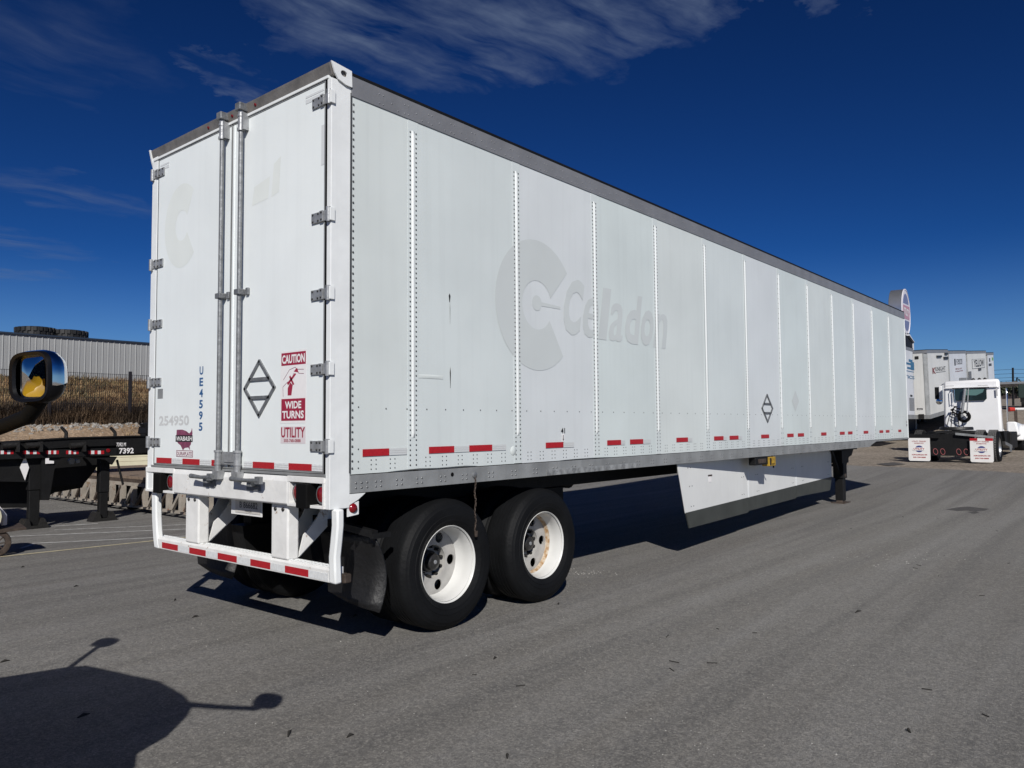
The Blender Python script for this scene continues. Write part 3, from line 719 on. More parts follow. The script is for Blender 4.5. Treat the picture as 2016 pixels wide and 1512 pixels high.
# rear impact guard
q = MB(); prof = [(.03, .548), (.03, .628), (.04, .645), (.135, .645), (.135, .548)]
q.prism(prof, 'y', .025, 2.50); gd = q.build('impact_guard_bar', WORNW, T, bevel=.006)
q = MB()
for k in range(58):
    y = .1+k*.0415
    q.box(.05, .072, y, y+.022, .645, .650); q.box(.09, .112, y+.02, y+.042, .645, .650)
q.build('grip_tread', FRAMEW, gd, kind='stuff')
for (y0, y1) in ((.52, .735), (1.765, 1.985)):
    q = MB(); q.box(.03, .125, y0+.004, y1-.004, .6455, 1.035); vt = q.build('guard_post', WORNW, T, bevel=.012)
    q = MB()
    for yy in (y0+.01, y1-.022): q.prism([(.126, .655), (.60, 1.03), (.34, 1.03), (.29, .93), (.22, .85), (.17, .81), (.15, .74)], 'y', yy, yy+.012)
    q.build('guard_gusset', WORNW, vt)
    q = MB(); q.hexa([(.13, y0+.025, .655), (.13, y1-.025, .655), (.15, y1-.025, .655), (.15, y0+.025, .655), (.60, y0+.025, 1.03), (.60, y1-.025, 1.03), (.62, y1-.025, 1.03), (.62, y0+.025, 1.03)]); q.build('guard_brace', WORNW, vt)
    q = MB()
    for yy in (y0+.06, y1-.06): q.dome((.03, yy, 1.00), -X, .016, .014, 8)
    q.build('guard_bolts', HUB, vt, smooth=50, kind='stuff')
for side in (0, 1):
    # bent end posts
    if side == 0: path = [(-.045, 1.037), (-.048, .93), (-.034, .82), (-.018, .72), (-.022, .64), (-.028, .545)]; wd = .070
    else: path = [(2.500, 1.040), (2.494, .92), (2.488, .82), (2.475, .72), (2.455, .62), (2.430, .545)]; wd = .085
    vs = []
    for (y, z) in path: vs += [(.026, y, z), (.026, y+wd, z), (.083, y+wd, z), (.083, y, z)]
    n = len(path); fs = [(i*4+k, i*4+(k+1) % 4, i*4+4+(k+1) % 4, i*4+4+k) for i in range(n-1) for k in range(4)]+[(0, 1, 2, 3), (4*n-4, 4*n-3, 4*n-2, 4*n-1)]
    q = MB(); q.add(vs, fs); q.build('guard_end_post', FRAMEW, T, bevel=.012, smooth=50)
bx('torn_corner', BARE, T, .10, .16, -.03, .05, .54, .60, .01)
gt = [(2.10, 2.375), (1.645, 1.905), (1.185, 1.46), (.735, .995), (.275, .55)]
for (a, b_) in gt: bx('reflective_tape', RED, T, .0275, .0295, a, b_, .560, .608)
prev = 2.46
for (a, b_) in gt+[(.05, .05)]:
    if prev-b_ > .1: bx('reflective_tape', WTAPE, T, .0280, .0295, b_+.004, prev-.004, .560, .608)
    prev = a
# tape along the foot of the doors
for (a, b_) in ((2.172, 2.44), (1.706, 1.984), (1.40, 1.519), (.651, .928), (.203, .472)):
    bx('reflective_tape', RED, T, -.0024, -.0004, a, b_, 1.286, 1.332)
for (a, b_) in ((1.99, 2.168), (1.525, 1.70), (.932, 1.05), (.476, .647), (.075, .199)):
    o = bx('reflective_tape', WTAPE, T, -.0022, -.0004, a, b_, 1.286, 1.332)
    bx('tape_stripe', GHOSTD, o, -.0030, -.0023, a, b_, 1.300, 1.303); bx('tape_stripe', GHOSTD, o, -.0030, -.0023, a, b_, 1.315, 1.318)
# licence plate under the sill
pl = bx('licence_plate', PLATE, T, .10, .103, .985, 1.335, .925, 1.035, .003)
text_on('B 866682', 'plate_lettering', BLK, pl, (.0995, 1.27, .965), -Y, Z, .25, .048, -X, .001, .01)
text_on('TRAILER', 'plate_lettering', BLK, pl, (.0995, 1.20, .936), -Y, Z, .10, .014, -X, .001)
bx('plate_bracket', WORNW, T, .104, .11, .97, 1.40, .91, 1.037)

# decals on the doors (thin film)
NX = -X
def rtext(s, m, y, z, w_, h_, bold=.0, shear=0., nm='lettering', d=.0012, space=1., label=None):
    return text_on(s, nm, m, T, (0, y, z), -Y, Z, w_, h_, NX, d, bold, shear, space, label)
for ch, zz_ in zip('UE4595', (2.014, 1.922, 1.832, 1.742, 1.651, 1.560)):
    rtext(ch, BLUE, 1.725, zz_, .058, .068, .03)
rtext('254950', mat('faint number', (.60, .61, .61), .45, var=.1, vscale=20), 2.405, 1.605, .52, .085, .03)
def film(m, y1, y0, z0, z1, d=.0008, nm='sticker', parent=None, label=None):
    return bx(nm, m, parent or T, -d-.0006, -d, y0, y1, z0, z1, label=label)
st = film(STW, .580, .270, 1.612, 2.125, .0006, label='red and white caution sticker about wide turns')
film(CRIMS, .570, .278, 2.022, 2.112, .0014, 'sticker_band', st)
rtext('CAUTION', STW, .560, 2.035, .272, .062, .035, d=.0030)
film(CRIMS, .566, .280, 1.630, 1.785, .0014, 'sticker_band', st)
rtext('WIDE', STW, .520, 1.715, .195, .052, .03, d=.0030)
rtext('TURNS', STW, .553, 1.645, .258, .055, .03, d=.0030)
def rline(parent, pts, wd, m, d=.0016, nm='sticker_line'):
    q = MB()
    for (a, b_) in zip(pts, pts[1:]):
        a = Vector(a); b_ = Vector(b_); t_ = (b_-a).normalized(); s_ = Vector((-t_.y, t_.x))*wd/2
        vs = [a-s_, b_-s_, b_+s_, a+s_]; q.add([(-d, v.x, v.y) for v in vs], [(0, 1, 2, 3)])
    q.build(nm, m, parent, recalc=False)
rline(st, [(.545, 1.92), (.47, 1.99), (.40, 2.005), (.36, 1.96), (.30, 1.955)], .004, PLUM)
rline(st, [(.545, 1.80), (.55, 1.87), (.50, 1.90), (.44, 1.92), (.42, 1.965)], .004, PLUM)
rline(st, [(.40, 1.99), (.30, 1.985)], .004, PLUM)
q = MB()
for poly in ([(.49, 1.808), (.445, 1.808), (.43, 1.88), (.46, 1.90), (.49, 1.86)], [(.50, 1.895), (.485, 1.88), (.39, 1.955), (.405, 1.965)], [(.43, 1.88), (.41, 1.885), (.46, 1.95), (.475, 1.94)], [(.42, 1.975), (.36, 1.965), (.38, 2.0)]):
    q.add([(-.0017, a, b_) for a, b_ in poly], [tuple(range(len(poly)))])
q.build('sticker_figure', CRIMS, st, recalc=False)
st2 = film(mat('pale pink film', (.66, .60, .62), .4), .573, .275, 1.470, 1.590, .0006, label='pinkish dealer sticker with phone number')
rtext('UTILITY', CRIMS, .565, 1.512, .285, .072, .02, d=.0030)
rtext('505-768-0888', CRIMS, .53, 1.480, .20, .022, .01, d=.0030)
film(ALU, 2.44, 2.345, 1.84, 1.925, .0006, label='worn foil sticker below the hinge')
# torn plum map sticker with its two bands
mapp = [(2.09, 1.57), (2.00, 1.572), (1.93, 1.56), (1.88, 1.54), (1.85, 1.555), (1.835, 1.585), (1.825, 1.54), (1.84, 1.50), (1.85, 1.45), (1.87, 1.435), (1.86, 1.40), (1.89, 1.425), (1.95, 1.42), (1.98, 1.40), (2.02, 1.44), (2.07, 1.46), (2.095, 1.51)]
q = MB(); q.add([(-.0010, a, b_) for a, b_ in mapp], [tuple(range(len(mapp)))]); ms = q.build('map_sticker', PLUM, T, recalc=False)
film(BLK, 2.105, 1.822, 1.470, 1.525, .0012, 'sticker_band', ms)
rtext('WABASH', STW, 2.098, 1.478, .262, .038, .02, .25, d=.0026)
film(PLUM, 2.09, 1.815, 1.345, 1.400, .0008); film(STW, 2.083, 1.822, 1.350, 1.395, .0016)
rtext('DURAPLATE', PLUM, 2.078, 1.356, .25, .032, .015, d=.0030)
# ghosts of the old logo on the doors
def c_logo(cx_, cz, rx, rz, m, nm, to3, a0=radians(38), a1=radians(318), inner=.36):
    outer = circ(cx_, cz, rx, 40, a0, a1, rz); inn = circ(cx_, cz, rx*inner, 24, a1+.25, a0-.25, rz*inner)
    cu = outer+inn
    vs, fs = plate2d([cu], .0001)
    q = MB(); q.add([to3(v.x, v.y, v.z) for v in vs], fs); return q.build(nm, m, T)
c_logo(-2.06, 3.30, .30, .36, GHOSTR, 'ghost_logo', lambda u, v, w__: (-.0009-w__, -u, v), radians(50), radians(315))
q = MB()
for (a, b_, c_, e_) in ((.62, .72, 3.30, 3.56), (.76, .98, 3.28, 3.44)):
    q.add([(-.0008, a, c_), (-.0008, b_, c_-.02), (-.0008, b_-.03, e_-.04), (-.0008, a-.02, e_)], [(0, 1, 2, 3)])
q.build('ghost_smudge', GHOSTR, T, recalc=False)
# placard holder, rear and side: diamond with two cross slats
def diamond(cu_, cv, hu, hv_, to3, nm='placard_holder', m=GALVD, wdt=.012, dp=.012):
    q = MB(); P4 = [(cu_, cv+hv_), (cu_+hu, cv), (cu_, cv-hv_), (cu_-hu, cv)]
    segs = list(zip(P4, P4[1:]+P4[:1]))
    for s_ in (.34, -.34):
        xw = hu*(1-abs(s_)); segs.append(((cu_-xw, cv+s_*hv_), (cu_+xw, cv+s_*hv_)))
    for a, b_ in segs:
        a = Vector(a); b_ = Vector(b_); t_ = (b_-a).normalized(); n_ = Vector((-t_.y, t_.x))*wdt; a = a-t_*wdt*.6; b_ = b_+t_*wdt*.6
        k = [a-n_, b_-n_, b_+n_, a+n_]
        q.hexa([to3(v.x, v.y, .0005) for v in k]+[to3(v.x, v.y, dp) for v in k])
    return q.build(nm, m, T)
diamond(.845, 1.873, .195, .20, lambda u, v, w__: (-w__, u, v))
diamond(7.507, 1.803, .19, .19, lambda u, v, w__: (u, -w__, v))
q = MB(); dm = [(8.64, 2.09), (8.79, 1.93), (8.63, 1.77), (8.49, 1.93)]; q.add([(a, -.0012, b_) for a, b_ in dm], [(0, 1, 2, 3)]); q.build('ghost_diamond', GHOST, T, recalc=False)

# side tape
reds = [(.27, .509), (.903, 1.175), (1.348, 1.623), (2.353, 2.618), (3.363, 3.619), (3.798, 4.063), (4.81, 5.088), (5.788, 6.054), (6.24, 6.51), (7.272, 7.551), (8.256, 8.512), (8.699, 8.958), (9.766, 10.02), (10.736, 10.999), (11.197, 11.449), (12.152, 12.441), (13.225, 13.486), (13.692, 13.956), (14.675, 14.906)]
whites = [(.512, .68), (1.178, 1.345), (1.626, 1.80), (2.622, 2.79), (3.622, 3.70), (4.066, 4.22), (5.091, 5.20), (6.057, 6.15), (6.514, 6.62)]
for a, b_ in reds: bx('reflective_tape', RED, T, a, b_, -.0046, -.0026, 1.378+.0008*a, 1.428+.0008*a)
for a, b_ in whites:
    o = bx('reflective_tape', mat('dulled white tape', (.56, .58, .585), .35), T, a, b_, -.0042, -.0026, 1.379, 1.427)
    bx('tape_stripe', GHOSTD, o, a, b_, -.0048, -.0043, 1.395, 1.397); bx('tape_stripe', GHOSTD, o, a, b_, -.0048, -.0043, 1.410, 1.412)
text_on('41', 'lettering', BLK, T, (2.584, -.004, 1.512), X, Z, .062, .048, -Y, .001, .02)
bx('sticker', STW, T, 2.603, 2.632, -.0042, -.0026, 1.432, 1.507)
q = MB(); q.box(2.613, 2.621, -.0052, -.0043, 1.455, 1.495); q.prism([(2.606, 1.458), (2.628, 1.458), (2.617, 1.438)], 'y', -.0052, -.0043); q.build('arrow_mark', BLK, T)
bx('sticker', GHOSTD, T, 15.36, 15.46, -.004, -.0026, 1.58, 1.63); bx('sticker', mat('dark faded print', (.2, .2, .22), .5), T, 15.38, 15.44, -.004, -.0026, 1.51, 1.555)
# ghost logo and lettering on the side
c_logo(2.25, 2.662, .575, .588, GHOST, 'ghost_logo', lambda u, v, w__: (u, -.0009-w__, v), radians(37), radians(312), .375)
q = MB(); q.prism(circ(2.245, 2.68, .07, 20), 'y', -.0010, -.0009); q.prism([(2.3145, 2.695), (2.60, 2.687), (2.60, 2.663), (2.3145, 2.66)], 'y', -.0010, -.0009); q.build('ghost_needle', GHOST, T)
gx0 = 2.60
for i, (ch, wl, hl) in enumerate((('C', .30, .545), ('e', .27, .40), ('l', .15, .53), ('a', .27, .40), ('d', .29, .53), ('o', .27, .40), ('n', .28, .39))):
    if ch in 'ena':
        # a heavy stroke laid up from three thin films, each on its own level
        for k in range(4): text_on(ch, 'ghost_lettering', GHOST, T, (gx0+.011*k, 0, 2.437+.004*(k % 2)), X, Z, wl-.033, hl-.004, -Y, .0010+.0001*k, 0, .20)
    else: text_on(ch, 'ghost_lettering', GHOST, T, (gx0, 0, 2.437), X, Z, wl, hl, -Y, .0015+.0001*(i % 2), .045 if ch == 'C' else .03, .20)
    gx0 += wl+.028
# gashes, crease and dent
def blade(x, z0, z1, wd, m, nm):
    q = MB(); q.add([(x, -.0012, z1), (x+wd, -.0012, z0+(z1-z0)*.7), (x+wd*.25, -.0012, z0), (x-wd*.25, -.0012, z0), (x-wd, -.0012, z0+(z1-z0)*.72)], [(0, 1, 2, 3, 4)]); q.build(nm, m, T, recalc=False)
blade(1.132, 2.555, 2.625, .010, BLK, 'gash'); blade(1.136, 2.38, 2.56, .0026, SMUDGE, 'scrape'); blade(1.137, 1.88, 2.05, .006, mat('dark scrape', (.03, .03, .03), .6), 'gash')
q = MB()
n = 16; vs = []
for i in range(n+1):
    t = i/n; x = .80+t*.26; h = .006*sin(pi*t)**.7
    vs += [(x, -.0005, 1.975), (x, -.001-h, 1.966-.004*t), (x, -.0005, 1.945)]
q.add(vs, [(3*i+k, 3*i+3+k, 3*i+4+k, 3*i+1+k) for i in range(n) for k in (0, 1)]); q.build('crease', SIDE[0], T, smooth=70)
q = MB(); q.dome((1.90, 0, 1.37), -Y, .04, .009, 18); q.build('dent', SIDE[0], T, smooth=70)
q = MB()
q.prism([(.50, 1.262), (1.45, 1.2625), (1.30, 1.270), (1.0, 1.2665), (.80, 1.272), (.62, 1.2665)], 'y', -.0012, -.0004)
q.prism([(2.55, 1.262), (3.45, 1.2625), (3.1, 1.267), (2.8, 1.2665)], 'y', -.0012, -.0004)
q.build('grime', SMUDGE, T)
# side marker lamp on its bracket
q = MB(); q.prism([(.163, 1.128), (.30, 1.128), (.235, 1.085), (.163, 1.055)], 'y', .0, .01); q.prism([(.150, 1.05), (.245, 1.075), (.245, .985), (.15, .975)], 'y', .006, .014); mk = q.build('marker_bracket', FRAMEW, T)
q = MB(); q.dome((.196, .006, 1.03), -Y, .034, .022, 18); q.build('marker_lamp', LENS, T, smooth=50)
# hanging chain with a little grab
q = MB(); 
for k in range(20):
    z = 1.165-k*.0215; xx = 1.405+.006*sin(k*.9); r_ = .008
    ring = [(xx+(r_*cos(t)*(1 if k % 2 else .25)), -.012+(r_*cos(t)*(.25 if k % 2 else 1)), z+.015*sin(t)) for t in [2*pi*i/8 for i in range(9)]]
    q.tube(ring, .0027, 5, cap=False)
ch = q.build('chain', BARE, T, smooth=50)
q = MB(); q.tube([(1.412, -.012, .745), (1.414, -.012, .70)], [.016, .012], 10); q.build('chain_weight', BARE, ch)
q = MB(); q.lathe([(0, -.012), (.018, -.012), (.026, -.006), (.026, 0)], (1.403, -.005, 1.192), 'y', 16); q.build('chain_eye', GALVD, ch, smooth=40)
# mud flap and its hanger
q = MB(); q.bar((.40, .02, .83), (.40, 1.1, .93), .05, .05); q.box(.37, .53, .0, .035, .80, .835); q.build('flap_hanger', CHASSIS, T)
for (y0, y1) in ((.02, .62), (1.96, 2.56)):
    n = 8; q = MB(); vs = []
    for j in range(n+1):
        t = j/n
        for i in range(5):
            s_ = i/4; yy = y0+(y1-y0)*s_; x_ = .40+.05*sin(t*2.4)+.10*(1-s_)*t*(1-t)+.03*sin(s_*4+t*3)
            vs.append((x_, yy, .80-.52*t+(.07*s_ if j == n else 0)))
    q.add(vs, [(j*5+i, j*5+i+1, (j+1)*5+i+1, (j+1)*5+i) for j in range(n) for i in range(4)])
    o = q.build('mud_flap', MUDF, T, smooth=60); sm = o.modifiers.new('s', 'SOLIDIFY'); sm.thickness = .012
    for k in range(0):
        zz_ = .62-k*.09; f0 = Vector((.385, y0+.05, zz_)); q = MB(); q.bar((.40, y0+.06, zz_-.05), (.40, y0+.30, zz_+.06), .008, .01); q.build('flap_rib', MUDF, o)
# skirt
def sk(x): return .03+(x-4.9)/(12.3-4.9)*.62
xr_t, xr_m, xr_b = 4.88, 5.09, 5.20
for (a_t, a_b, b_t, b_b) in ((4.88, 5.09, 7.35, 7.35), (7.356, 7.356, 9.80, 9.80), (9.806, 9.806, 12.30, 12.30)):
    q = MB(); zb = .545
    def zt(x): return 1.125
    q.hexa([(a_b, sk(a_b), zb), (b_b, sk(b_b), zb), (b_b, sk(b_b)+.012, zb), (a_b, sk(a_b)+.012, zb), (a_t, sk(a_t), zt(a_t)), (b_t, sk(b_t), zt(b_t)), (b_t, sk(b_t)+.012, zt(b_t)), (a_t, sk(a_t)+.012, zt(a_t))])
    p_ = q.build('side_skirt', SKIRTW, T, bevel=.002)
    a2, b2 = (a_b, b_b); a3 = a_b+(.12 if a_b == 5.09 else 0); b3 = b_b-(.14 if b_b == 12.30 else 0)
    q = MB(); q.hexa([(a3, sk(a3)+.006, .36), (b3, sk(b3)+.006, .34 if b3 < 11 else .30), (b3, sk(b3)+.02, .34 if b3 < 11 else .30), (a3, sk(a3)+.02, .36), (a2, sk(a2)-.004, .552), (b2, sk(b2)-.004, .552), (b2, sk(b2)+.011, .552), (a2, sk(a2)+.011, .552)])
    q.build('skirt_rubber', SKIRTB, T)
    q = MB()
    for (dx, zz_) in ((.30, 1.07), (.34, .85), (.38, .61), (2.2, .85), (2.2, .61)):
        for k in (0, .08): xx = a_t+dx+k; q.dome((xx, sk(xx), zz_), -Y, .008, .005, 6)
    q.build('skirt_bolts', HUB, p_, smooth=50, kind='stuff')
q = MB()
for xx in (7.353, 9.803): q.hexa([(xx-.02, sk(xx)-.004, .55), (xx+.02, sk(xx)-.004, .55), (xx+.02, sk(xx), .55), (xx-.02, sk(xx), .55), (xx-.02, sk(xx)-.004, 1.12), (xx+.02, sk(xx)-.004, 1.12), (xx+.02, sk(xx), 1.12), (xx-.02, sk(xx), 1.12)])
q.build('skirt_joint', FRAMEW, T)
bx('sticker', STW, T, 5.84, 5.92, sk(5.9)-.006, sk(5.9)-.003, .86, .93); bx('sticker', BARE, T, 5.82, 5.94, sk(5.9)-.007, sk(5.9)-.004, .932, .952)
# control box under the rail
q = MB(); q.box(7.06, 7.50, .0, .10, 1.015, 1.128); cb = q.build('valve_box', CHASSIS, T, bevel=.01)
q = MB(); q.box(7.52, 7.76, -.01, .10, .985, 1.115); q.box(7.60, 7.70, -.03, -.0105, 1.02, 1.09); yb2 = q.build('yellow_valve_cover', YELD, T, bevel=.008)
bx('valve_label', BLK, yb2, 7.54, 7.59, -.0125, -.0105, 1.0, 1.10)
q = MB(); q.box(7.15, 7.42, -.004, -.0, 1.04, 1.10); q.build('rust_patch', BARE, cb)
q = MB(); q.tube([(7.80, .06, 1.12), (7.85, .06, 1.02), (7.95, .10, .95)], .012, 8); q.build('air_hose', SEAL, T)
# landing gear
for y in (.65, 1.93):
    q = MB(); q.box(12.70, 12.92, y-.10, y+.10, .50, 1.13); q.box(12.725, 12.895, y-.078, y+.078, .06, .50)
    lg = q.build('landing_leg', CHASSIS, T, bevel=.008)
    q = MB(); q.box(12.60, 13.02, y-.13, y+.13, .0, .03); q.prism([(12.70, .03), (12.92, .03), (12.87, .09), (12.75, .09)], 'y', y-.06, y+.06); q.build('landing_foot', BARE, lg, bevel=.006)
    q = MB(); q.bar((12.76, y, .56), (12.25, y, 1.08), .07, .07); q.bar((12.88, y, .56), (13.45, y, 1.08), .07, .07); q.box(12.15, 13.65, y-.10, y+.10, 1.05, 1.131); q.box(12.6, 13.02, y-.11, y+.11, .80, 1.05); q.prism([(13.1, 1.06), (13.55, 1.06), (13.4, .93), (13.2, .90)], 'y', y-.06, y+.06)
    q.build('landing_brace', CHASSIS, lg)
    q = MB(); q.lathe([(0, -.02), (.045, -.02), (.05, 0)], (12.81, y-.085, .56), 'y', 14); q.build('leg_collar', BARE, lg)
q = MB(); q.bar((12.81, .7, .75), (12.81, 1.9, .75), .05, .05); q.build('landing_cross_shaft', CHASSIS, T)
def ray_(a, b_): return Fv+R2*((a-1008)/1516.9)-U2*((b_-756)/1516.9)
def PX(a, b_, x): d = ray_(a, b_); return CAM+d*((x-CAM.x)/d.x)
def PY(a, b_, y): d = ray_(a, b_); return CAM+d*((y-CAM.y)/d.y)

# ------------------------------------------------------------------ yellow truck beside the photographer (hood mirrors and shadow seen)
K = empty('yellow_truck', (-4.2, -.9, 0), 'yellow conventional truck at the left edge, with one black and chrome hood mirror in view', 'truck')
sec0 = [(.02, .50), (.02, 1.30), (-.03, 1.37), (-.12, 1.42), (-.52, 1.49), (-.96, 1.565), (-1.30, 1.54), (-1.45, 1.49), (-1.49, 1.40), (-1.48, 1.20), (-1.39, 1.02), (-1.46, .96), (-1.47, .50)]
def sec(x, ks, dz): return [(x, -.92+(y+.92)*ks, z+(dz if z > .7 else 0)) for y, z in sec0]
q = MB(); n = len(sec0); vs = []
for (x, k, dz) in ((-2.475, 1, 0), (-2.52, 1.02, .01), (-3.1, 1.12, .07), (-3.9, 1.3, .16), (-4.35, 1.38, .22)): vs += sec(x, k, dz)
fs = [(i*n+k, i*n+k+1, (i+1)*n+k+1, (i+1)*n+k) for i in range(4) for k in range(n-1)]+[tuple(range(n)), tuple(range(4*n, 5*n))]
q.add(vs, fs); hood = q.build('hood', YEL, K, smooth=40)
q = MB()
for s in (-1, 1):
    yc = -.92+s*.82
    q.hexa([(-2.75, yc-.24, .45), (-4.1, yc-.24, .45), (-4.1, yc+.24, .45), (-2.75, yc+.24, .45), (-2.85, yc-.2, .93), (-4.1, yc-.24, 1.05), (-4.1, yc+.24, 1.05), (-2.85, yc+.2, .93)])
q.build('fender', YEL, K, bevel=.06)
q = MB(); q.box(-2.49, -2.45, -1.35, -.48, .70, 1.38); gr = q.build('grille', CHROME, K, bevel=.01)
q = MB(); q.box(-2.72, -2.52, -1.85, .02, .38, .62); q.build('bumper', CHROME, K, bevel=.03)
q = MB(); q.hexa([(-4.3, -1.95, .7), (-6.3, -1.95, .7), (-6.3, .12, .7), (-4.3, .12, .7), (-4.9, -1.85, 2.45), (-6.3, -1.85, 2.5), (-6.3, .02, 2.5), (-4.9, .02, 2.45)]); cb = q.build('cab', YEL, K, bevel=.08)
q = MB(); q.hexa([(-4.40, -1.80, 1.72), (-4.46, -1.80, 1.72), (-4.46, -.03, 1.72), (-4.40, -.03, 1.72), (-4.79, -1.75, 2.32), (-4.85, -1.75, 2.32), (-4.85, -.08, 2.32), (-4.79, -.08, 2.32)]); q.build('windscreen', GLASS, K, bevel=.01)
q = MB(); q.box(-9.5, -6.3, -1.35, -.45, .6, .85); q.build('frame', CHASSIS, K)
q = MB()
for x, y0 in ((-3.45, -1.98), (-3.45, -.15), (-8.2, -1.98), (-8.2, -.15)): q.lathe([(.0, .0), (.28, .03), (.30, 0), (.48, 0), (.51, .04), (.51, .24), (.48, .28), (0, .28)], (x, y0, .51), 'y', 32)
q.build('wheels', TYRE, K, smooth=35)
def sup(n_, a, b_, ex=4.):
    o = []
    for i in range(n_):
        t = 2*pi*i/n_; c_, s_ = cos(t), sin(t)
        o.append((a*abs(c_)**(2/ex)*(1 if c_ > 0 else -1), b_*abs(s_)**(2/ex)*(1 if s_ > 0 else -1)))
    return o
def hood_mirror(P, yaw, foot, scale=1.):
    n_ = Vector((cos(yaw), sin(yaw), -.03)).normalized(); a = Vector((0, 0, 1)).cross(n_).normalized(); u = n_.cross(a).normalized()
    P = Vector(P); hw, hh = .088*scale, .068*scale; NS = 40
    def ring(sx, dep, ex=3.6, off=0): return [P+a*(x*1.+off)+u*y+n_*dep for x, y in sup(NS, hw*sx, hh*sx, ex)]
    def loft(rs, cap=True, rng=None):
        q = MB(); vs = [v for r_ in rs for v in r_]
        fs = [(i*NS+k, i*NS+(k+1) % NS, (i+1)*NS+(k+1) % NS, (i+1)*NS+k) for i in range(len(rs)-1) for k in range(NS)]
        if cap: fs.append(tuple(range((len(rs)-1)*NS, len(rs)*NS)))
        q.add(vs, fs); return q
    sh = loft([ring(.80, -.006), ring(.84, .002), ring(.96, .004), ring(1.0, -.004), ring(1.03, -.016), ring(1.0, -.034, 3.2), ring(.88, -.050, 2.8), ring(.62, -.062, 2.4), ring(.25, -.068, 2)])
    h = sh.build('mirror_housing', GLOSSB, K, smooth=50, label='black mirror housing on the hood')
    q = loft([ring(1.0, -.0045), ring(1.045, -.016), ring(1.015, -.035, 3.2), ring(.895, -.052, 2.8), ring(.64, -.065, 2.4), ring(.26, -.071, 2)])
    # only the upper part of the shell is chromed
    q.f = [f for f in q.f if len(f) == 4 and sum((q.v[i][2]-P.z) for i in f)/4 > -.022*scale]
    q.build('chrome_shell', CHROME, h, smooth=50)
    q = MB(); vs = []; NR = 8
    c0 = P-a*.006*0
    for j in range(NR+1):
        t = j/NR
        for x, y in sup(NS, hw*.62*t+1e-5, hh*.84*t+1e-5, 4.5 if j else 2): vs.append(c0+a*(x)+u*y+n_*(.003-.010*t*t))
    q.add([tuple(v) for v in vs], [(i*NS+k, i*NS+(k+1) % NS, (i+1)*NS+(k+1) % NS, (i+1)*NS+k) for i in range(NR) for k in range(NS)])
    q.build('mirror_glass', GLASSM, h, smooth=80)
    foot = Vector(foot); mid = (P+foot)/2+Vector((0, 0, .0))
    q = MB(); q.tube([P-u*.055-n_*.03, P-u*.085-n_*.02+(foot-P)*.08, mid-Vector((0, 0, .045)), foot], [.022, .021, .020, .024], 12); q.build('mirror_arm', SEAL, h, smooth=50)
MIRP = pt(58, 742, 2.02)
hood_mirror(MIRP, radians(193), (-2.50, -1.42, 1.50))
hood_mirror((-2.41, .137, 1.64), radians(200), (-2.50, -.03, 1.30))

# ------------------------------------------------------------------ black gooseneck trailer "7392"
G = empty('black_trailer', (1.9, 10.6, 0), 'black gooseneck trailer marked 7392 standing on its landing legs at left', 'trailer')
YP = 9.4
def gx(a, b_): v = PY(a, b_, YP); return (v.x, v.z)
bt = [gx(-60, 873), gx(0, 870), gx(139, 861), gx(300, 856.5)]
xr = 3.75
top = bt[:]; top[-1] = (3.2, 1.463)
def zpt(x, ks): return interp(x, ks)
ktop = [(-5, 1.33)]+[(a, b_) for a, b_ in top]+[(3.8, 1.475)]
q = MB()
for (x0, x1) in ((-4.5, .6), (.6, 1.9), (1.9, xr)):
    z0, z1 = zpt(x0, ktop), zpt(x1, ktop)
    q.hexa([(x0, YP, z0-.16), (x1, YP, z1-.16), (x1, YP+.03, z1-.16), (x0, YP+.03, z0-.16), (x0, YP, z0), (x1, YP, z1), (x1, YP+.03, z1), (x0, YP+.03, z0)])
    q.hexa([(x0, YP-.03, z0-.018), (x1, YP-.03, z1-.018), (x1, YP+.1, z1-.018), (x0, YP+.1, z0-.018), (x0, YP-.03, z0+.002), (x1, YP-.03, z1+.002), (x1, YP+.1, z1+.002), (x0, YP+.1, z0+.002)])
q.build('side_rail', CHASSIS, G)
# deck of planks and far rail
for k in range(10):
    y0 = YP+.11+k*.23
    q = MB(); xe_ = .9; q.hexa([(-4.5, y0, 1.27), (xe_, y0, 1.42 if xe_ > 2 else 1.36), (xe_, y0+.222, 1.42 if xe_ > 2 else 1.36), (-4.5, y0+.222, 1.27), (-4.5, y0, 1.31), (xe_, y0, 1.46 if xe_ > 2 else 1.40), (xe_, y0+.222, 1.46 if xe_ > 2 else 1.40), (-4.5, y0+.222, 1.31)]); q.build('deck_plank', CHASSIS, G)
bx('far_rail', CHASSIS, G, -4.5, 1.0, YP+2.45, YP+2.5, 1.15, 1.42)
bx('rail_web', CHASSIS, G, -4.5, xr, YP+.062, YP+.075, 1.12, 1.36)
# lower rail with reflectors, front stepping
lr = [gx(-40, 884), gx(230, 884), gx(234, 897), gx(215, 899), gx(-40, 899)]
q = MB(); q.prism([(-4.5, 1.10), (2.62, 1.13), (2.62, 1.255), (-4.5, 1.255)], 'y', YP-.02, YP+.06); q.build('lower_rail', CHASSIS, G, bevel=.008)
q = MB(); q.prism([(2.62, 1.13), (3.1, 1.16), (3.75, 1.18), (3.75, 1.40), (2.62, 1.40)], 'y', YP-.005, YP+.05); q.build('nose_plate', CHASSIS, G)
q = MB(); q.prism([(xr-.5, 1.40), (xr, 1.40), (xr, 1.62), (3.12, 1.62), (3.1, 1.50)], 'y', YP, YP+.3); q.prism([gx(287, 857), gx(300, 857), gx(300, 832), gx(283, 834), gx(288, 842)], 'y', YP+.02, YP+.2); q.build('headboard', CHASSIS, G)
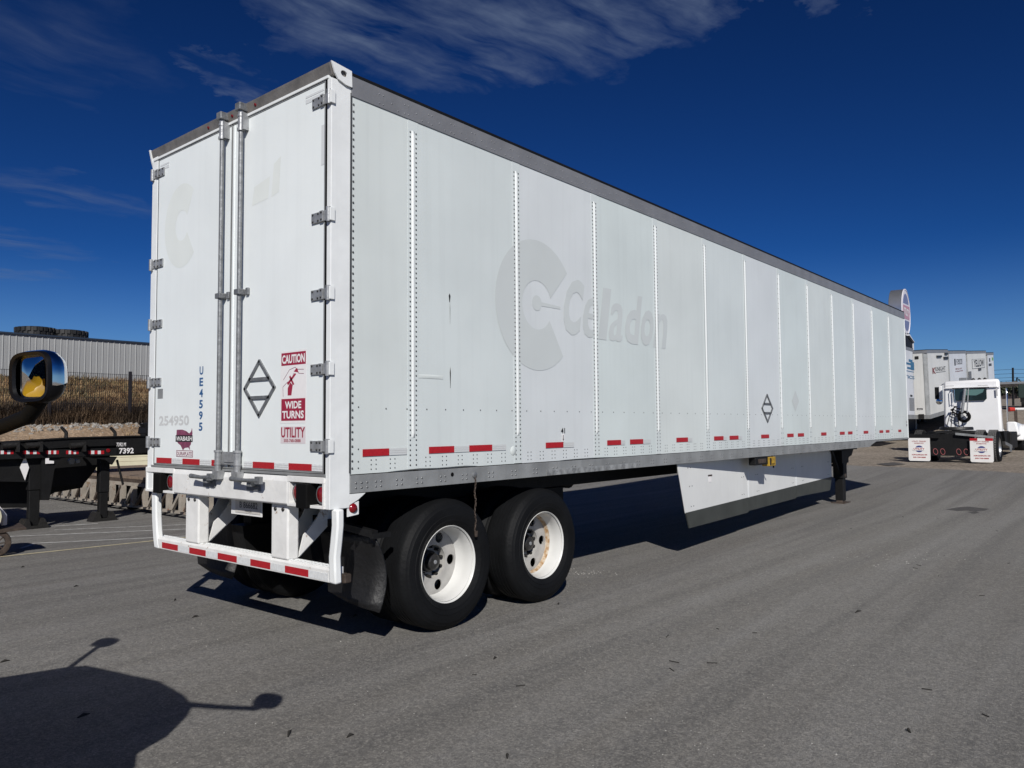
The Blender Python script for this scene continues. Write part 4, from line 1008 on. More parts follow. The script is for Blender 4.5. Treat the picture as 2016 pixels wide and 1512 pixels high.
# body below: gooseneck web with its swept underside
def gpoly(pts, y0, y1, nm, m=CHASSIS, bevel=0):
    q = MB(); q.prism([gx(*p_) for p_ in pts], 'y', y0, y1); return q.build(nm, m, G, bevel=bevel)
gpoly([(-60, 899), (83, 899), (83, 950), (-60, 947)], YP+.10, YP+.16, 'web_plate')
gpoly([(83, 899), (232, 899), (222, 915), (208, 905), (150, 897), (120, 903), (108, 925), (98, 985), (83, 985)], YP+.02, YP+.08, 'gooseneck_web')
gpoly([(105, 899), (232, 899), (215, 930), (195, 955), (110, 965)], YP+.6, YP+.7, 'gooseneck_inner_web')
gpoly([(-60, 950), (100, 950), (98, 1003), (-60, 1005)], YP+.5, YP+1.9, 'lower_box')
gpoly([(100, 942), (215, 945), (205, 965), (150, 975), (105, 1000)], YP+.9, YP+1.6, 'suspension_box')
for (a, b_) in ((-6, 26), (44, 78), (89, 115), (129, 154), (172, 204)):
    w0 = (b_-a)/5
    for i in range(5):
        p0, p1 = gx(a+w0*i, 894), gx(a+w0*(i+1), 887)
        bx('reflective_tape', RED if i % 2 == 0 else WTAPE, G, p0[0], p1[0]-.002, YP-.024, YP-.0205, p0[1], p1[1])
lx, lz = gx(212, 887); q = MB(); q.lathe([(.0, -.012), (.03, -.010), (.034, .0)], (lx, YP-.02, lz), 'y', 16); q.build('marker_lamp', LENS, G, smooth=40)
p0 = gx(234, 893.5); text_on('7392', 'lettering', STW, G, (p0[0], YP-.006, p0[1]), X, Z, .245, .098, -Y, .003, .03)
p0 = gx(229, 879); text_on('7392 M', 'lettering', STW, G, (p0[0], YP-.006, p0[1]), X, Z, .155, .065, -Y, .003, .02)
# winches along the rail
for a in (18, 64, 150):
    c0 = gx(a, 877); q = MB(); q.tube([(c0[0]-.12, YP-.07, c0[1]), (c0[0]+.10, YP-.07, c0[1]+.01)], .045, 12); q.box(c0[0]+.07, c0[0]+.11, YP-.12, YP-.0, c0[1]-.10, c0[1]+.06); q.build('strap_winch', HUB, G, smooth=35)
# curved stake hooks above deck
for a in (126, 223):
    v = gx(a, 859); q = MB(); q.tube([(v[0]+.05, YP+.05, v[1]-.02), (v[0]+.05, YP+.05, v[1]+.06), (v[0]+.01, YP+.05, v[1]+.11), (v[0]-.03, YP+.05, v[1]+.15)], [.03, .03, .026, .022], 8); q.build('stake_hook', HUB, G, smooth=40)
# document box and placard plate
p0, p1 = gx(89, 913), gx(106, 898); q = MB(); q.prism([(p0[0], p0[1]), (p1[0], p0[1]), (p1[0]-.0, p0[1]+.04), (p0[0]+.05, p0[1]+.05), (p0[0]+.05, p1[1]), (p0[0], p1[1])], 'y', YP-.01, YP+.0); q.build('white_bracket', STW, G)
dp = [gx(52, 897), gx(60, 921), gx(52, 946), gx(42, 921)]; q = MB(); q.prism(dp, 'y', YP+.06, YP+.07); q.build('placard_plate', STW, G)
q = MB(); 
for a, r_ in ((156, .05), (168, .035)): v = gx(a, 909); q.lathe([(0, 0), (r_, 0), (r_, .05)], (v[0], YP+.3, v[1]), 'y', 14)
q.build('hose_couplings', GALV, G, smooth=30, kind='stuff')
for (a, b_, wd, y_) in ((64, 1042, .092, YP+.16), (201, 1030, .082, YP+.32)):
    v = PY(a, b_, y_); q = MB(); q.box(v.x-wd, v.x+wd, y_-.07, y_+.07, .62 if a < 100 else .5, 1.15); q.box(v.x-wd*.84, v.x+wd*.84, y_-.055, y_+.055, .06, .64)
    lg = q.build('landing_leg', CHASSIS, G, bevel=.01)
    q = MB(); q.prism([(v.x-.21, .012), (v.x+.21, .012), (v.x+.13, .17), (v.x+.09, .17), (v.x+.06, .06), (v.x-.06, .06), (v.x-.09, .17), (v.x-.13, .17)], 'y', y_-.12, y_+.12); q.build('landing_foot', HUB, lg)
v = gx(205, 915); q = MB(); q.tube([(v[0]+.25, YP+.1, 1.05), (v[0]+.36, YP+.1, .62)], .02, 8); q.build('crank_rod', CHASSIS, G)

# ------------------------------------------------------------------ beige tilt-deck trailer behind it
H = empty('tilt_deck_trailer', (4.6, 12, 0), 'low beige tilt-deck trailer with rusty ramp lattice and cream folded ramps, behind the black trailer', 'trailer')
q = MB(); q.box(3.46, 3.52, 7.6, 15.5, .50, .56); q.box(3.46, 3.52, 7.6, 15.5, .10, .15); q.build('ramp_side', BEIGE, H)
for k in range(16):
    y = 7.8+k*.46
    q = MB(); q.bar((3.42, y, .49), (3.42, y+.30, .17), .05, .05); q.build('ramp_brace', BARE if k % 2 else BEIGE, H)
    q = MB(); q.box(3.40, 3.47, y-.05, y+.05, .15, .50); q.box(3.47, 3.48, y-.05, y+.16, .30, .49); q.build('ramp_post', BEIGE, H)
for k in range(9):
    x0 = 3.55+k*.24
    bx('deck_plank', WOOD, H, x0, x0+.232, 9.5, 15.5, .62, .67)
q = MB(); q.box(3.5, 5.7, 9.45, 15.5, .52, .615); q.build('deck_frame', BARE, H)
q = MB(); q.box(3.5, 5.7, 9.3, 9.44, .56, .80); q.build('deck_lip', BEIGE, H)
# folded ramps, slab of planks leaning
for k in range(6):
    za = .80+k*.085
    q = MB(); q.hexa([(3.25+.08*k, 12.6+.16*k, za), (5.9, 12.6+.16*k, za), (5.9, 12.66+.16*k, za), (3.25+.08*k, 12.66+.16*k, za), (3.31+.08*k, 12.72+.16*k, za+.078), (5.9, 12.72+.16*k, za+.078), (5.9, 12.78+.16*k, za+.078), (3.31+.08*k, 12.78+.16*k, za+.078)]); q.build('ramp_plank', CREAM, H)
q = MB(); q.bar((3.55, 12.5, .78), (4.1, 13.4, 1.28), .03, .12); q.bar((3.20, 12.55, .98), (3.55, 13.4, 1.24), .03, .05); q.build('ramp_rail', CREAM, H)
for y in (11.2, 12.4):
    q = MB(); q.lathe([(0, 0), (.12, .02), (.14, 0), (.30, 0), (.33, .03), (.33, .18), (.30, .2), (0, .2)], (0, 0, 0), 'y', 28)
    q.v = [(y2+3.62, x2+y, z2+.345) for x2, y2, z2 in q.v]; q.build('wheel', TYRE, H, smooth=35)

# small cart poking in at the left edge
e = empty('hand_cart', (.12, 6.9, 0), 'tan drum on a small wheeled cart cut off by the left edge', 'cart')
v = PY(2, 1035, 7.0)
q = MB(); q.tube([(v.x-.30, 7.0, .62), (v.x-.04, 7.0, .60), (v.x+.03, 7.0, .50), (v.x+.03, 7.0, .38)], .035, 12); q.build('tank_frame', STW, e, smooth=40)
q = MB(); q.lathe([(0, -.2), (.2, -.2), (.22, -.15), (.22, .15), (.2, .2), (0, .2)], (v.x-.24, 7.05, .50), 'y', 20); q.build('drum', CREAM, e, smooth=40)
q = MB(); q.hexa([(v.x-.4, 6.8, .29), (v.x+.22, 6.8, .32), (v.x+.27, 7.2, .34), (v.x-.4, 7.2, .33), (v.x-.4, 6.8, .33), (v.x+.22, 6.8, .345), (v.x+.27, 7.2, .365), (v.x-.4, 7.2, .37)]); q.build('platform', BARE, e)
q = MB(); q.lathe([(.10, 0), (.15, .0), (.165, .03), (.15, .06), (.10, .06)], (v.x-.09, 6.82, .175), 'y', 22, closed=True)
for k in range(8): a = pi*k/4; q.bar((v.x-.09, 6.85, .175), (v.x-.09+.12*cos(a), 6.85, .175+.12*sin(a)), .012, .012, (0, 1, 0))
q.build('wheel', BARE, e, smooth=35)

# ------------------------------------------------------------------ fence, wall and tyres on the bank
FEN = empty('mesh_fence', (3, 22.9, 1.75), 'black welded wire fence along the top of the dirt bank', 'fence')
posts = [8.69-2.5*i for i in range(-2, 6)]
POSTM = mat('black fence post', (.012, .010, .012), .5)
FY = 22.75
for x in posts: bx('fence_post', POSTM, FEN, x-.045, x+.045, FY-.04, FY+.04, 1.55, 3.54, .004)
for x0, x1 in zip(posts[1:], posts[:-1]):
    q = MB(); x = x0+.07
    while x < x1-.05: q.box(x-.005, x+.005, FY-.0035, FY+.0035, 1.78, 3.44); x += .068
    for k in range(9):
        z = 1.82+k*.2
        q.box(x0, x1, FY-.012, FY-.004, z-.005, z+.005)
    q.build('mesh_panel', POSTM, FEN, kind='stuff')
WALLM = mat('ribbed steel siding', (.34, .345, .345), .5, .1, var=.12, vscale=.5, streak=.15)
CAPM = mat('dark blue wall cap', (.02, .03, .05), .5)
WL = empty('metal_wall', (14, 41.3, 4.2), 'pale grey ribbed sheet metal wall above the grassy bank', 'wall')
pm = None
for k in range(72):
    x = 3.9+k*.305
    if pm is None:
        q = MB()
        prof = [(0, 0), (.060, 0), (.085, -.035), (.105, -.035), (.130, 0), (.185, 0), (.19, -.006), (.20, -.006), (.205, 0), (.25, 0), (.255, -.006), (.265, -.006), (.27, 0), (.305, 0)]
        vs = [(a, b_, 0) for a, b_ in prof]+[(a, b_, 2.95) for a, b_ in prof]+[(a, .04, 0) for a, _ in prof]+[(a, .04, 2.95) for a, _ in prof]
        m_n = len(prof)
        q.add(vs, [(i, i+1, m_n+i+1, m_n+i) for i in range(m_n-1)]+[(2*m_n, 3*m_n-1, 4*m_n-1, 3*m_n)])
        o = q.build('siding_sheet', WALLM, WL, local=True, recalc=False); pm = o
    else:
        o = pm.copy(); C.objects.link(o); o.parent = WL
    o.location = (x-14, -.02*(x-14), -.55)
q = MB(); q.hexa([(3.9, 41.40, 6.55), (26, 40.96, 6.55), (26, 41.14, 6.55), (3.9, 41.6, 6.55), (3.9, 41.40, 6.64), (26, 40.96, 6.64), (26, 41.14, 6.64), (3.9, 41.6, 6.64)]); q.build('wall_cap', CAPM, WL)
OTR = mat('big tyre rubber', (.014, .014, .015), .6, var=.4, vscale=3, bump=.3, bscale=10)
def big_tyre(P, lab, grp='huge tyres stacked behind the metal wall'):
    q = MB(); R_, hgt = .98, .56
    prof = [(.50, .05), (.56, .0), (.80, .0), (.93, .05), (.93, hgt-.05), (.80, hgt), (.56, hgt), (.50, hgt-.05)]
    q.lathe(prof, (0, 0, 0), 'z', 40, closed=True)
    for k in range(22):
        a = 2*pi*k/22
        for z0, z1, da in ((.03, hgt/2-.02, 0), (hgt/2+.02, hgt-.03, .14)):
            c_, s_ = cos(a+da), sin(a+da); t_ = Vector((-s_, c_, 0)); r0 = Vector((c_, s_, 0))
            pts = [r0*.91-t_*.09, r0*1.0-t_*.08, r0*1.0+t_*.08, r0*.91+t_*.09]
            q.hexa([(p_.x, p_.y, z0) for p_ in pts]+[(p_.x, p_.y, z1) for p_ in pts])
    o = q.build('big_tyre', OTR, None, smooth=30); return o
t0 = big_tyre(None, None)
first = True
for j, (x, y) in enumerate(((12.35, 42.85), (14.05, 42.8))):
    for k in range(5):
        o = t0 if first else t0.copy()
        if not first: C.objects.link(o)
        first = False
        o.location = (x+.05*sin(k*2.1+j), y+.04*cos(k*3.), 4.34+k*.565-(.03 if j else 0)); o.rotation_euler = (radians(.6 if k == 4 else 0), radians(.8 if k == 4 and j == 0 else 0), k*.7)
        if k == 4: tag(o, ('huge black tyre lying on top of the wall line, left one of the pair', 'huge black tyre lying on top of the wall line, right one of the pair')[j], 'tyre', 'huge tyres stacked behind the metal wall')
        else: tag(o, '%s huge black tyre in the %s stack behind the metal wall' % (('bottom', 'second lowest', 'middle', 'second highest')[k], ('left', 'right')[j]), 'tyre', 'huge tyres stacked behind the metal wall')

# grasses, brush and rocks
def grassmat(name, c1, c2, c3):
    m = D.materials.new(name); m.use_nodes = True; t = m.node_tree; n = t.nodes; l = t.links; p = n['Principled BSDF']; p.inputs['Roughness'].default_value = .8
    co = n.new('ShaderNodeTexCoord'); z = n.new('ShaderNodeTexNoise'); z.inputs['Scale'].default_value = .9; z.inputs['Detail'].default_value = 6; l.new(co.outputs['Object'], z.inputs['Vector'])
    r = n.new('ShaderNodeValToRGB'); l.new(z.outputs['Fac'], r.inputs[0])
    r.color_ramp.elements[0].position = .36; r.color_ramp.elements[0].color = c1+(1,); r.color_ramp.elements[1].position = .64; r.color_ramp.elements[1].color = c3+(1,)
    e_ = r.color_ramp.elements.new(.5); e_.color = c2+(1,); l.new(r.outputs[0], p.inputs['Base Color']); return m
GRS = grassmat('dry golden grass', (.10, .055, .025), (.23, .14, .065), (.36, .26, .14))
BRS = grassmat('dark dry brush', (.030, .020, .013), (.055, .035, .02), (.12, .075, .04))
SHR = grassmat('grey green weeds', (.045, .04, .02), (.10, .085, .04), (.22, .15, .06))
def tufts(n_, xr_, yr_, h, m, name, lab, wd=.02, nb=7, spread=.16, dens=None):
    q = MB(); rnd = random.Random(name)
    for _ in range(n_):
        x = rnd.uniform(*xr_); y = yr_[0]+(yr_[1]-yr_[0])*rnd.random()**1.6
        if dens and not dens(x, y): continue
        z = ground_z(x, y); hh = h*rnd.uniform(.5, 1.35)*(1+.5*noise.noise(Vector((x*.6, y*.6, 1))))
        for _b in range(nb):
            a = rnd.uniform(0, 2*pi); bxx = x+rnd.uniform(-spread, spread); byy = y+rnd.uniform(-spread, spread); ln = rnd.uniform(.1, 1.1)*hh
            hz_ = hh*rnd.uniform(.6, 1.1); dx, dy = cos(a)*ln, sin(a)*ln; px_, py_ = -sin(a)*wd, cos(a)*wd
            q.add([(bxx-px_, byy-py_, z-.03), (bxx+px_, byy+py_, z-.03), (bxx+dx*.45+px_*.7, byy+dy*.45+py_*.7, z+hz_*.65), (bxx+dx*.45-px_*.7, byy+dy*.45-py_*.7, z+hz_*.65), (bxx+dx, byy+dy, z+hz_)], [(0, 1, 2, 3), (3, 2, 4)])
    o = q.build(name, m, recalc=False); return tag(o, lab, 'grass', None, 'stuff')
tufts(16000, (-6, 24), (24.0, 40.9), .30, GRS, 'dry_grass', 'golden dry grass covering the bank behind the wire fence', .016, 7, .2)
tufts(3600, (-5, 22), (24.6, 40.9), .42, SHR, 'weeds', 'grey green weeds growing in the dry grass', .02, 9, .26, lambda x, y: noise.noise(Vector((x*.35, y*.35, 9))) > .05)
tufts(11000, (-5, 16), (22.7, 26.8), .60, BRS, 'dark_brush', 'dark brown dead brush at the foot of the wire fence', .012, 9, .3, lambda x, y: noise.noise(Vector((x*.7, y*.9, 4))) > -.25+.22*(y-24))
tufts(500, (-5, 20), (19.2, 22.4), .13, GRS, 'bank_weeds', 'sparse dry weeds on the tan dirt bank', .012, 5, .08)
RK = mat('grey rubble', (.34, .32, .29), .85, var=.5, vscale=8, bump=.5, bscale=15)
q = MB(); rnd = random.Random(4)
ico = [Vector(v).normalized() for v in ((0, 0, 1), (.9, 0, .4), (.28, .85, .4), (-.72, .53, .4), (-.72, -.53, .4), (.28, -.85, .4), (.72, .53, -.45), (-.28, .85, -.45), (-.9, 0, -.45), (-.28, -.85, -.45), (.72, -.53, -.45), (0, 0, -1))]
icf = [(0, 1, 2), (0, 2, 3), (0, 3, 4), (0, 4, 5), (0, 5, 1), (1, 6, 2), (2, 7, 3), (3, 8, 4), (4, 9, 5), (5, 10, 1), (6, 7, 2), (7, 8, 3), (8, 9, 4), (9, 10, 5), (10, 6, 1), (11, 7, 6), (11, 8, 7), (11, 9, 8), (11, 10, 9), (11, 6, 10)]
def stone(q, x, y, z, s):
    sc_ = [s*rnd.uniform(.6, 1.2) for _ in range(3)]; r_ = rnd.uniform(0, 6.3)
    vs = []
    for v in ico:
        k = rnd.uniform(.8, 1.15); a, b_ = v.x*sc_[0]*k, v.y*sc_[1]*k
        vs.append((x+a*cos(r_)-b_*sin(r_), y+a*sin(r_)+b_*cos(r_), z+v.z*sc_[2]*.7*k))
    q.add(vs, icf)
for _ in range(1500):
    x = rnd.uniform(-6, 22); y = rnd.gauss(22.35, .22); stone(q, x, y, ground_z(x, y)+.02, rnd.uniform(.03, .10))
q.build('rock_border', RK, kind='stuff')['label'] = 'broken grey rocks in a row along the top of the dirt bank'
q = MB()
for _ in range(1300):
    x = rnd.uniform(-5, 20); y = rnd.uniform(18.6, 22.3); stone(q, x, y, ground_z(x, y)+.01, rnd.uniform(.01, .035))
q.build('bank_stones', RK, kind='stuff')
# loose chips and litter on the asphalt
CH = mat('pale stone chips', (.42, .41, .38), .8)
q = MB()
for _ in range(1500):
    t_ = rnd.random()**1.5; dist = 1.6+t_*16; a = YAW+rnd.uniform(-.62, .62); x = CAM.x+dist*cos(a); y = CAM.y+dist*sin(a)
    if y > 17 or (y > .3 and y < 3 and x > .5): continue
    stone(q, x, y, AZ0+.002, rnd.uniform(.0015, .0045))
for _ in range(40):
    a = 1770+rnd.gauss(0, 75); b_ = 1098+rnd.gauss(0, 9); d = ray_(a, b_); P_ = CAM+d*((AZ0-CAM.z)/d.z); stone(q, P_.x, P_.y, AZ0+.003, rnd.uniform(.004, .008))
for _ in range(50):
    a = 1150+rnd.gauss(0, 30); b_ = 1126+rnd.gauss(0, 5); d = ray_(a, b_); P_ = CAM+d*((AZ0-CAM.z)/d.z); stone(q, P_.x, P_.y, AZ0+.003, rnd.uniform(.003, .007))
q.build('stone_chips', CH, kind='stuff')
LT = mat('dark litter', (.02, .018, .015), .8)
q = MB()
for (a, b_, ln, r_) in ((975, 1297, .05, .3), (165, 1410, .07, .2), (345, 1182, .05, .8), (150, 1155, .05, .2), (1000, 1490, .05, .6), (690, 1450, .05, .1), (570, 1445, .09, .8), (1790, 1440, .05, .5), (45, 1117, .04, .2), (1690, 1205, .10, -.2), (10, 1303, .06, .1), (1778, 1018, .10, .3), (385, 1215, .06, .1), (1100, 1190, .04, .4), (700, 1213, .05, .1)):
    d = ray_(a, b_); P_ = CAM+d*((AZ0-CAM.z)/d.z); q.tube([(P_.x-ln/2*cos(r_), P_.y-ln/2*sin(r_), AZ0+.004), (P_.x, P_.y+.004, AZ0+.010), (P_.x+ln/2*cos(r_), P_.y+ln/2*sin(r_), AZ0+.003)], [.003, .008, .002], 6)
for _ in range(60):
    x = rnd.uniform(-1, 20); y = rnd.uniform(-5, -.5) if rnd.random() < .7 else rnd.uniform(3, 8); r_ = rnd.uniform(0, 3); ln = rnd.uniform(.01, .035)
    q.tube([(x-ln*cos(r_), y-ln*sin(r_), AZ0+.003), (x+ln*cos(r_), y+ln*sin(r_), AZ0+.005)], .003, 5)
q.build('litter', LT, kind='stuff')

# ------------------------------------------------------------------ white day-cab tractor
gz = .30
R_ = empty('white_tractor', (26.5, .73, gz), 'white day-cab tractor with printed white mud flaps, parked facing away at right', 'truck')
yl, yr_ = 1.88, -.43; yc = .73
TW = mat('tractor white paint', (.80, .80, .80), .3, var=.05, coat=.4)
# frame
q = MB()
for y in (yc-.42, yc+.42): q.box(23.95, 30.8, y-.04, y+.04, gz+.68, gz+.95)
for x in (24.0, 25.9, 27.2): q.box(x, x+.08, yc-.42, yc+.42, gz+.70, gz+.92)
q.box(23.9, 23.96, yc-.62, yc+.62, gz+.25, gz+.92)
q.build('frame', CHASSIS, R_)
for k, y in enumerate((yc-.44, yc-.24, yc+.20, yc+.40)):
    q = MB(); q.lathe([(.072, 0), (.072, -.012), (.086, -.012), (.086, 0)], (0, 0, 0), 'x', 18); q.v = [(23.90+a*1., y+b_*.78+c_*.12, gz+.38+c_*1.15) for a, b_, c_ in q.v]
    q.build('lamp_outline', mat('dull pinkish red', (.33, .10, .10), .5), R_)
# fifth wheel
q = MB(); q.lathe([(0, .12), (.46, .12), (.48, .09), (.48, .02), (0, .0)], (25.0, yc, gz+1.02), 'z', 28); q.box(24.55, 25.45, yc-.5, yc+.5, gz+.95, gz+1.02); q.build('fifth_wheel', HUB, R_, smooth=35)
# rear wheels
dw = make_wheel(); dw.children[0]
rmat = mat('brushed wheel alloy', (.55, .56, .57), .3, .8)
dw.data = dw.data.copy(); dw.data.materials[0] = rmat
for c in dw.children:
    if c.name.startswith('wheel_disc'): c.data = c.data.copy(); c.data.materials[0] = rmat
first = True
for (y, rz) in ((yr_-.01, 0), (yr_+.33, 0), (yl+.01, pi), (yl-.33, pi)):
    c = dw if first else copy_tree(dw); first = False
    put_wheel(c, R_, (24.95, y, gz+.503), rz)
q = MB(); q.tube([(24.95, yr_+.2, gz+.52), (24.95, yl-.2, gz+.52)], .09, 12); q.lathe([(0, -.25), (.22, -.2), (.25, 0), (.22, .2), (0, .25)], (24.95, yc, gz+.52), 'y', 18); q.build('axle', CHASSIS, R_, smooth=40)
# tread blocks on the rear tyres
q = MB()
for (y0) in (yr_-.02, yr_+.32, yl-.62+.02+.33, yl-.27-.33+.33+.0):
    for k in range(44):
        a = 2*pi*k/44
        for j in range(5):
            yy = y0+.04+j*.046; a2 = a+(j % 2)*pi/44; r0 = .523
            c_, s_ = cos(a2), sin(a2); q.hexa([(24.95+(r0-.006)*cos(a2-.05), yy, gz+.52+(r0-.006)*sin(a2-.05)), (24.95+(r0-.006)*cos(a2+.05), yy, gz+.52+(r0-.006)*sin(a2+.05)), (24.95+(r0-.006)*cos(a2+.05), yy+.036, gz+.52+(r0-.006)*sin(a2+.05)), (24.95+(r0-.006)*cos(a2-.05), yy+.036, gz+.52+(r0-.006)*sin(a2-.05)), (24.95+(r0+.006)*cos(a2-.05), yy, gz+.52+(r0+.006)*sin(a2-.05)), (24.95+(r0+.006)*cos(a2+.05), yy, gz+.52+(r0+.006)*sin(a2+.05)), (24.95+(r0+.006)*cos(a2+.05), yy+.036, gz+.52+(r0+.006)*sin(a2+.05)), (24.95+(r0+.006)*cos(a2-.05), yy+.036, gz+.52+(r0+.006)*sin(a2-.05))])
q.build('tread_blocks', mat('grey tread', (.12, .118, .115), .8), R_, kind='stuff')  # blocks are a much lighter grey than the tyre rubber
# mud flaps with print
FL = mat('white mud flap', (.76, .75, .73), .45, var=.05, vscale=8)
RD = mat('red flap print', (.38, .05, .05), .5); BL = mat('navy flap print', (.05, .06, .20), .5)
for side, (y0, y1) in enumerate(((1.262, 1.88), (-.435, .170))):
    zt_, zb_ = gz+.80, gz+.08; x = 23.8
    q = MB(); q.prism([(y0+.03, zb_), (y1-.03, zb_), (y1, zb_+.04), (y1+.0, zt_), (y0, zt_), (y0, zb_+.04)], 'x', x, x+.012)
    f = q.build('mud_flap', FL, R_)
    def ft(s, m, z, w_, h_, b_=.02): text_on(s, 'flap_print', m, f, (x, (y0+y1)/2+w_/2, z), -Y, Z, w_, h_, -X, .004, b_)
    ft('UTILITY TRAILER', RD, zb_+.60, .40, .035); ft('INTERSTATE', RD, zb_+.54, .26, .032)
    q = MB(); q.prism(circ((y0+y1)/2, zb_+.38, .115, 24, ry=.105), 'x', x-.006, x-.002); q.build('flap_emblem', BL, f)
    q = MB(); cxx = (y0+y1)/2; q.prism([(cxx+.19, zb_+.35), (cxx+.15, zb_+.42), (cxx-.17, zb_+.43), (cxx-.19, zb_+.40), (cxx-.15, zb_+.33), (cxx+.17, zb_+.325)], 'x', x-.010, x-.0065); q.build('flap_emblem', FL, f)
    text_on('UTILITY', 'flap_print', RD, f, (x, cxx+.155, zb_+.352), -Y, Z, .31, .055, -X, .012, .03)
    ft('ALBUQUERQUE, NM', RD, zb_+.17, .44, .045, .03); ft('505-768-0888', RD, zb_+.095, .36, .04, .03)
    if side: bx('reflective_tape', RED, f, x-.004, x-.001, y0, y0+.2, zt_-.075, zt_-.0); bx('reflective_tape', RED, f, x-.004, x-.001, y1-.2, y1, zt_-.075, zt_-.0)
q = MB(); q.hexa([(23.8, -.45, gz+.80), (23.86, -.45, gz+.80), (23.86, .55, gz+.90), (23.8, .55, gz+.90), (23.8, -.45, gz+.86), (23.86, -.45, gz+.86), (23.86, .55, gz+.97), (23.8, .55, gz+.97)]); q.build('flap_hanger', ALU, R_)
q = MB(); q.box(23.8, 23.86, 1.0, 1.9, gz+.80, gz+.92); q.build('flap_hanger', CHASSIS, R_)
# cab
cx0, cx1 = 27.6, 28.9; cl = PX(1855, 800, cx0).y; cr = PX(1972, 800, cx0).y; cz0, cz1 = PX(1911, 879, cx0).z, PX(1911, 747, cx0).z
q = MB(); q.hexa([(cx0, cr, cz0), (cx1, cr+.12, cz0), (cx1, cl-.12, cz0), (cx0, cl, cz0), (cx0+.08, cr+.04, cz1), (cx1-.3, cr+.16, cz1+.0), (cx1-.3, cl-.16, cz1+.0), (cx0+.08, cl-.04, cz1-.03)])
cab = q.build('cab', TW, R_, bevel=.09, smooth=40)
q = MB(); zs = PX(1911, 763, cx0).z; q.box(cx0-.012, cx0+.05, cr+.02, cl-.02, zs-.012, zs+.012); q.build('cab_roof_seam', TW, cab, bevel=.004)
w0, w1 = PX(1881, 789, cx0), PX(1942, 763, cx0)
q = MB(); q.prism([(w0.y, w0.z+.04), (w0.y-.03, w0.z), (w1.y+.05, w0.z), (w1.y, w0.z+.05), (w1.y, w1.z-.04), (w1.y+.03, w1.z-.01), (w0.y-.02, w1.z-.01), (w0.y, w1.z-.03)], 'x', cx0-.02, cx0+.005); rwn = q.build('rear_window', GLASS, cab)
TEAL = mat('painted window view', (.10, .19, .18), .12)
a0, a1 = PX(1899, 778, cx0), PX(1938, 766, cx0)
q = MB(); q.prism([(a0.y, a0.z), (a1.y+.25, a0.z-.02), (a1.y+.05, a0.z+.08), (a1.y, a1.z), (a0.y, a1.z)], 'x', cx0-.024, cx0-.0205); q.build('painted_view', TEAL, rwn)  # view seen through the glass, painted as flat colour; the cab is solid
q = MB(); q.box(cx0-.06, cx0-.0, w1.y-.08, w0.y+.08, w1.z, w1.z+.02); q.build('window_visor', BLK, cab)
for (a, b_, c_, d_) in ((1861, 1878, 759, 761), (1925, 1945, 758, 760), (1961, 1964, 764, 780)):
    u0, u1 = PX(a, d_, cx0), PX(b_, c_, cx0); bx('faded_tape', GHOSTD, cab, cx0-.01 if a != 1961 else cx0-.008, cx0-.004, u1.y, u0.y, u0.z, u1.z)
for a in (1916, 1928, 1939):
    v = PX(a, 746, cx0+.9); q = MB(); q.dome((cx0+.9, v.y, cz1-.01), Z, .07, .11, 12); q.build('roof_lamp', HUB, cab, smooth=40)
v = PX(1896, 745, cx0+.6); q = MB(); q.box(cx0+.6, cx0+.9, v.y-.13, v.y+.13, cz1-.02, cz1+.10); q.build('roof_vent', GALVD, cab, bevel=.02)
# grab bars, exhaust, hoses behind the cab
q = MB()
for a in (1874, 1879): v = PX(a, 770, cx0-.08); q.tube([(cx0-.02, v.y, v.z-.42), (cx0-.08, v.y, v.z-.42), (cx0-.08, v.y, v.z+.05), (cx0-.02, v.y, v.z+.05)], .012, 8)
q.build('grab_bar', CHROME, cab, smooth=40)
q = MB(); v = PX(1900, 765, cx0-.15); v2 = PX(1893, 820, cx0-.15)
q.tube([(cx0-.15, v2.y, v2.z), (cx0-.15, v.y, v.z)], .05, 10); q.tube([(cx0-.15, v2.y-.16, v2.z), (cx0-.15, v.y-.1, v.z)], .02, 8); q.build('hose_tender', GALV, R_, smooth=40)
for k in range(5):
    q = MB(); v = PX(1878+k*1.5, 800, cx0-.2); b0 = PX(1862+k*9, 833, cx0-.5)
    q.tube([(cx0-.18, v.y, v.z), (cx0-.35, v.y-.02+.05*k, v.z-.12), (cx0-.42, (v.y+b0.y)/2, v.z-.33), (cx0-.5, b0.y, gz+1.02)], .014, 8); q.build('air_hose', SEAL, R_, smooth=50)
q = MB(); v = PX(1898, 820, cx0-.12)
for k in range(5):
    rr = .20-.018*k; q.tube([(cx0-.12-.02*k, v.y+rr*cos(t)*1.0, v.z+rr*sin(t)) for t in [2*pi*i/24 for i in range(25)]], .013, 6, cap=False)
q.build('coiled_cable', SEAL, R_, smooth=50)
q = MB(); v = PX(1880, 805, cx0-.15)
for k in range(7): q.tube([(cx0-.15, v.y-.05*sin(k*2.), v.z+.08-.05*k), (cx0-.2, v.y-.12+.06*cos(k*3.), v.z+.02-.05*k), (cx0-.15, v.y-.25, v.z-.06*k)], .012, 6)
q.build('hose_tangle', SEAL, R_, smooth=50)
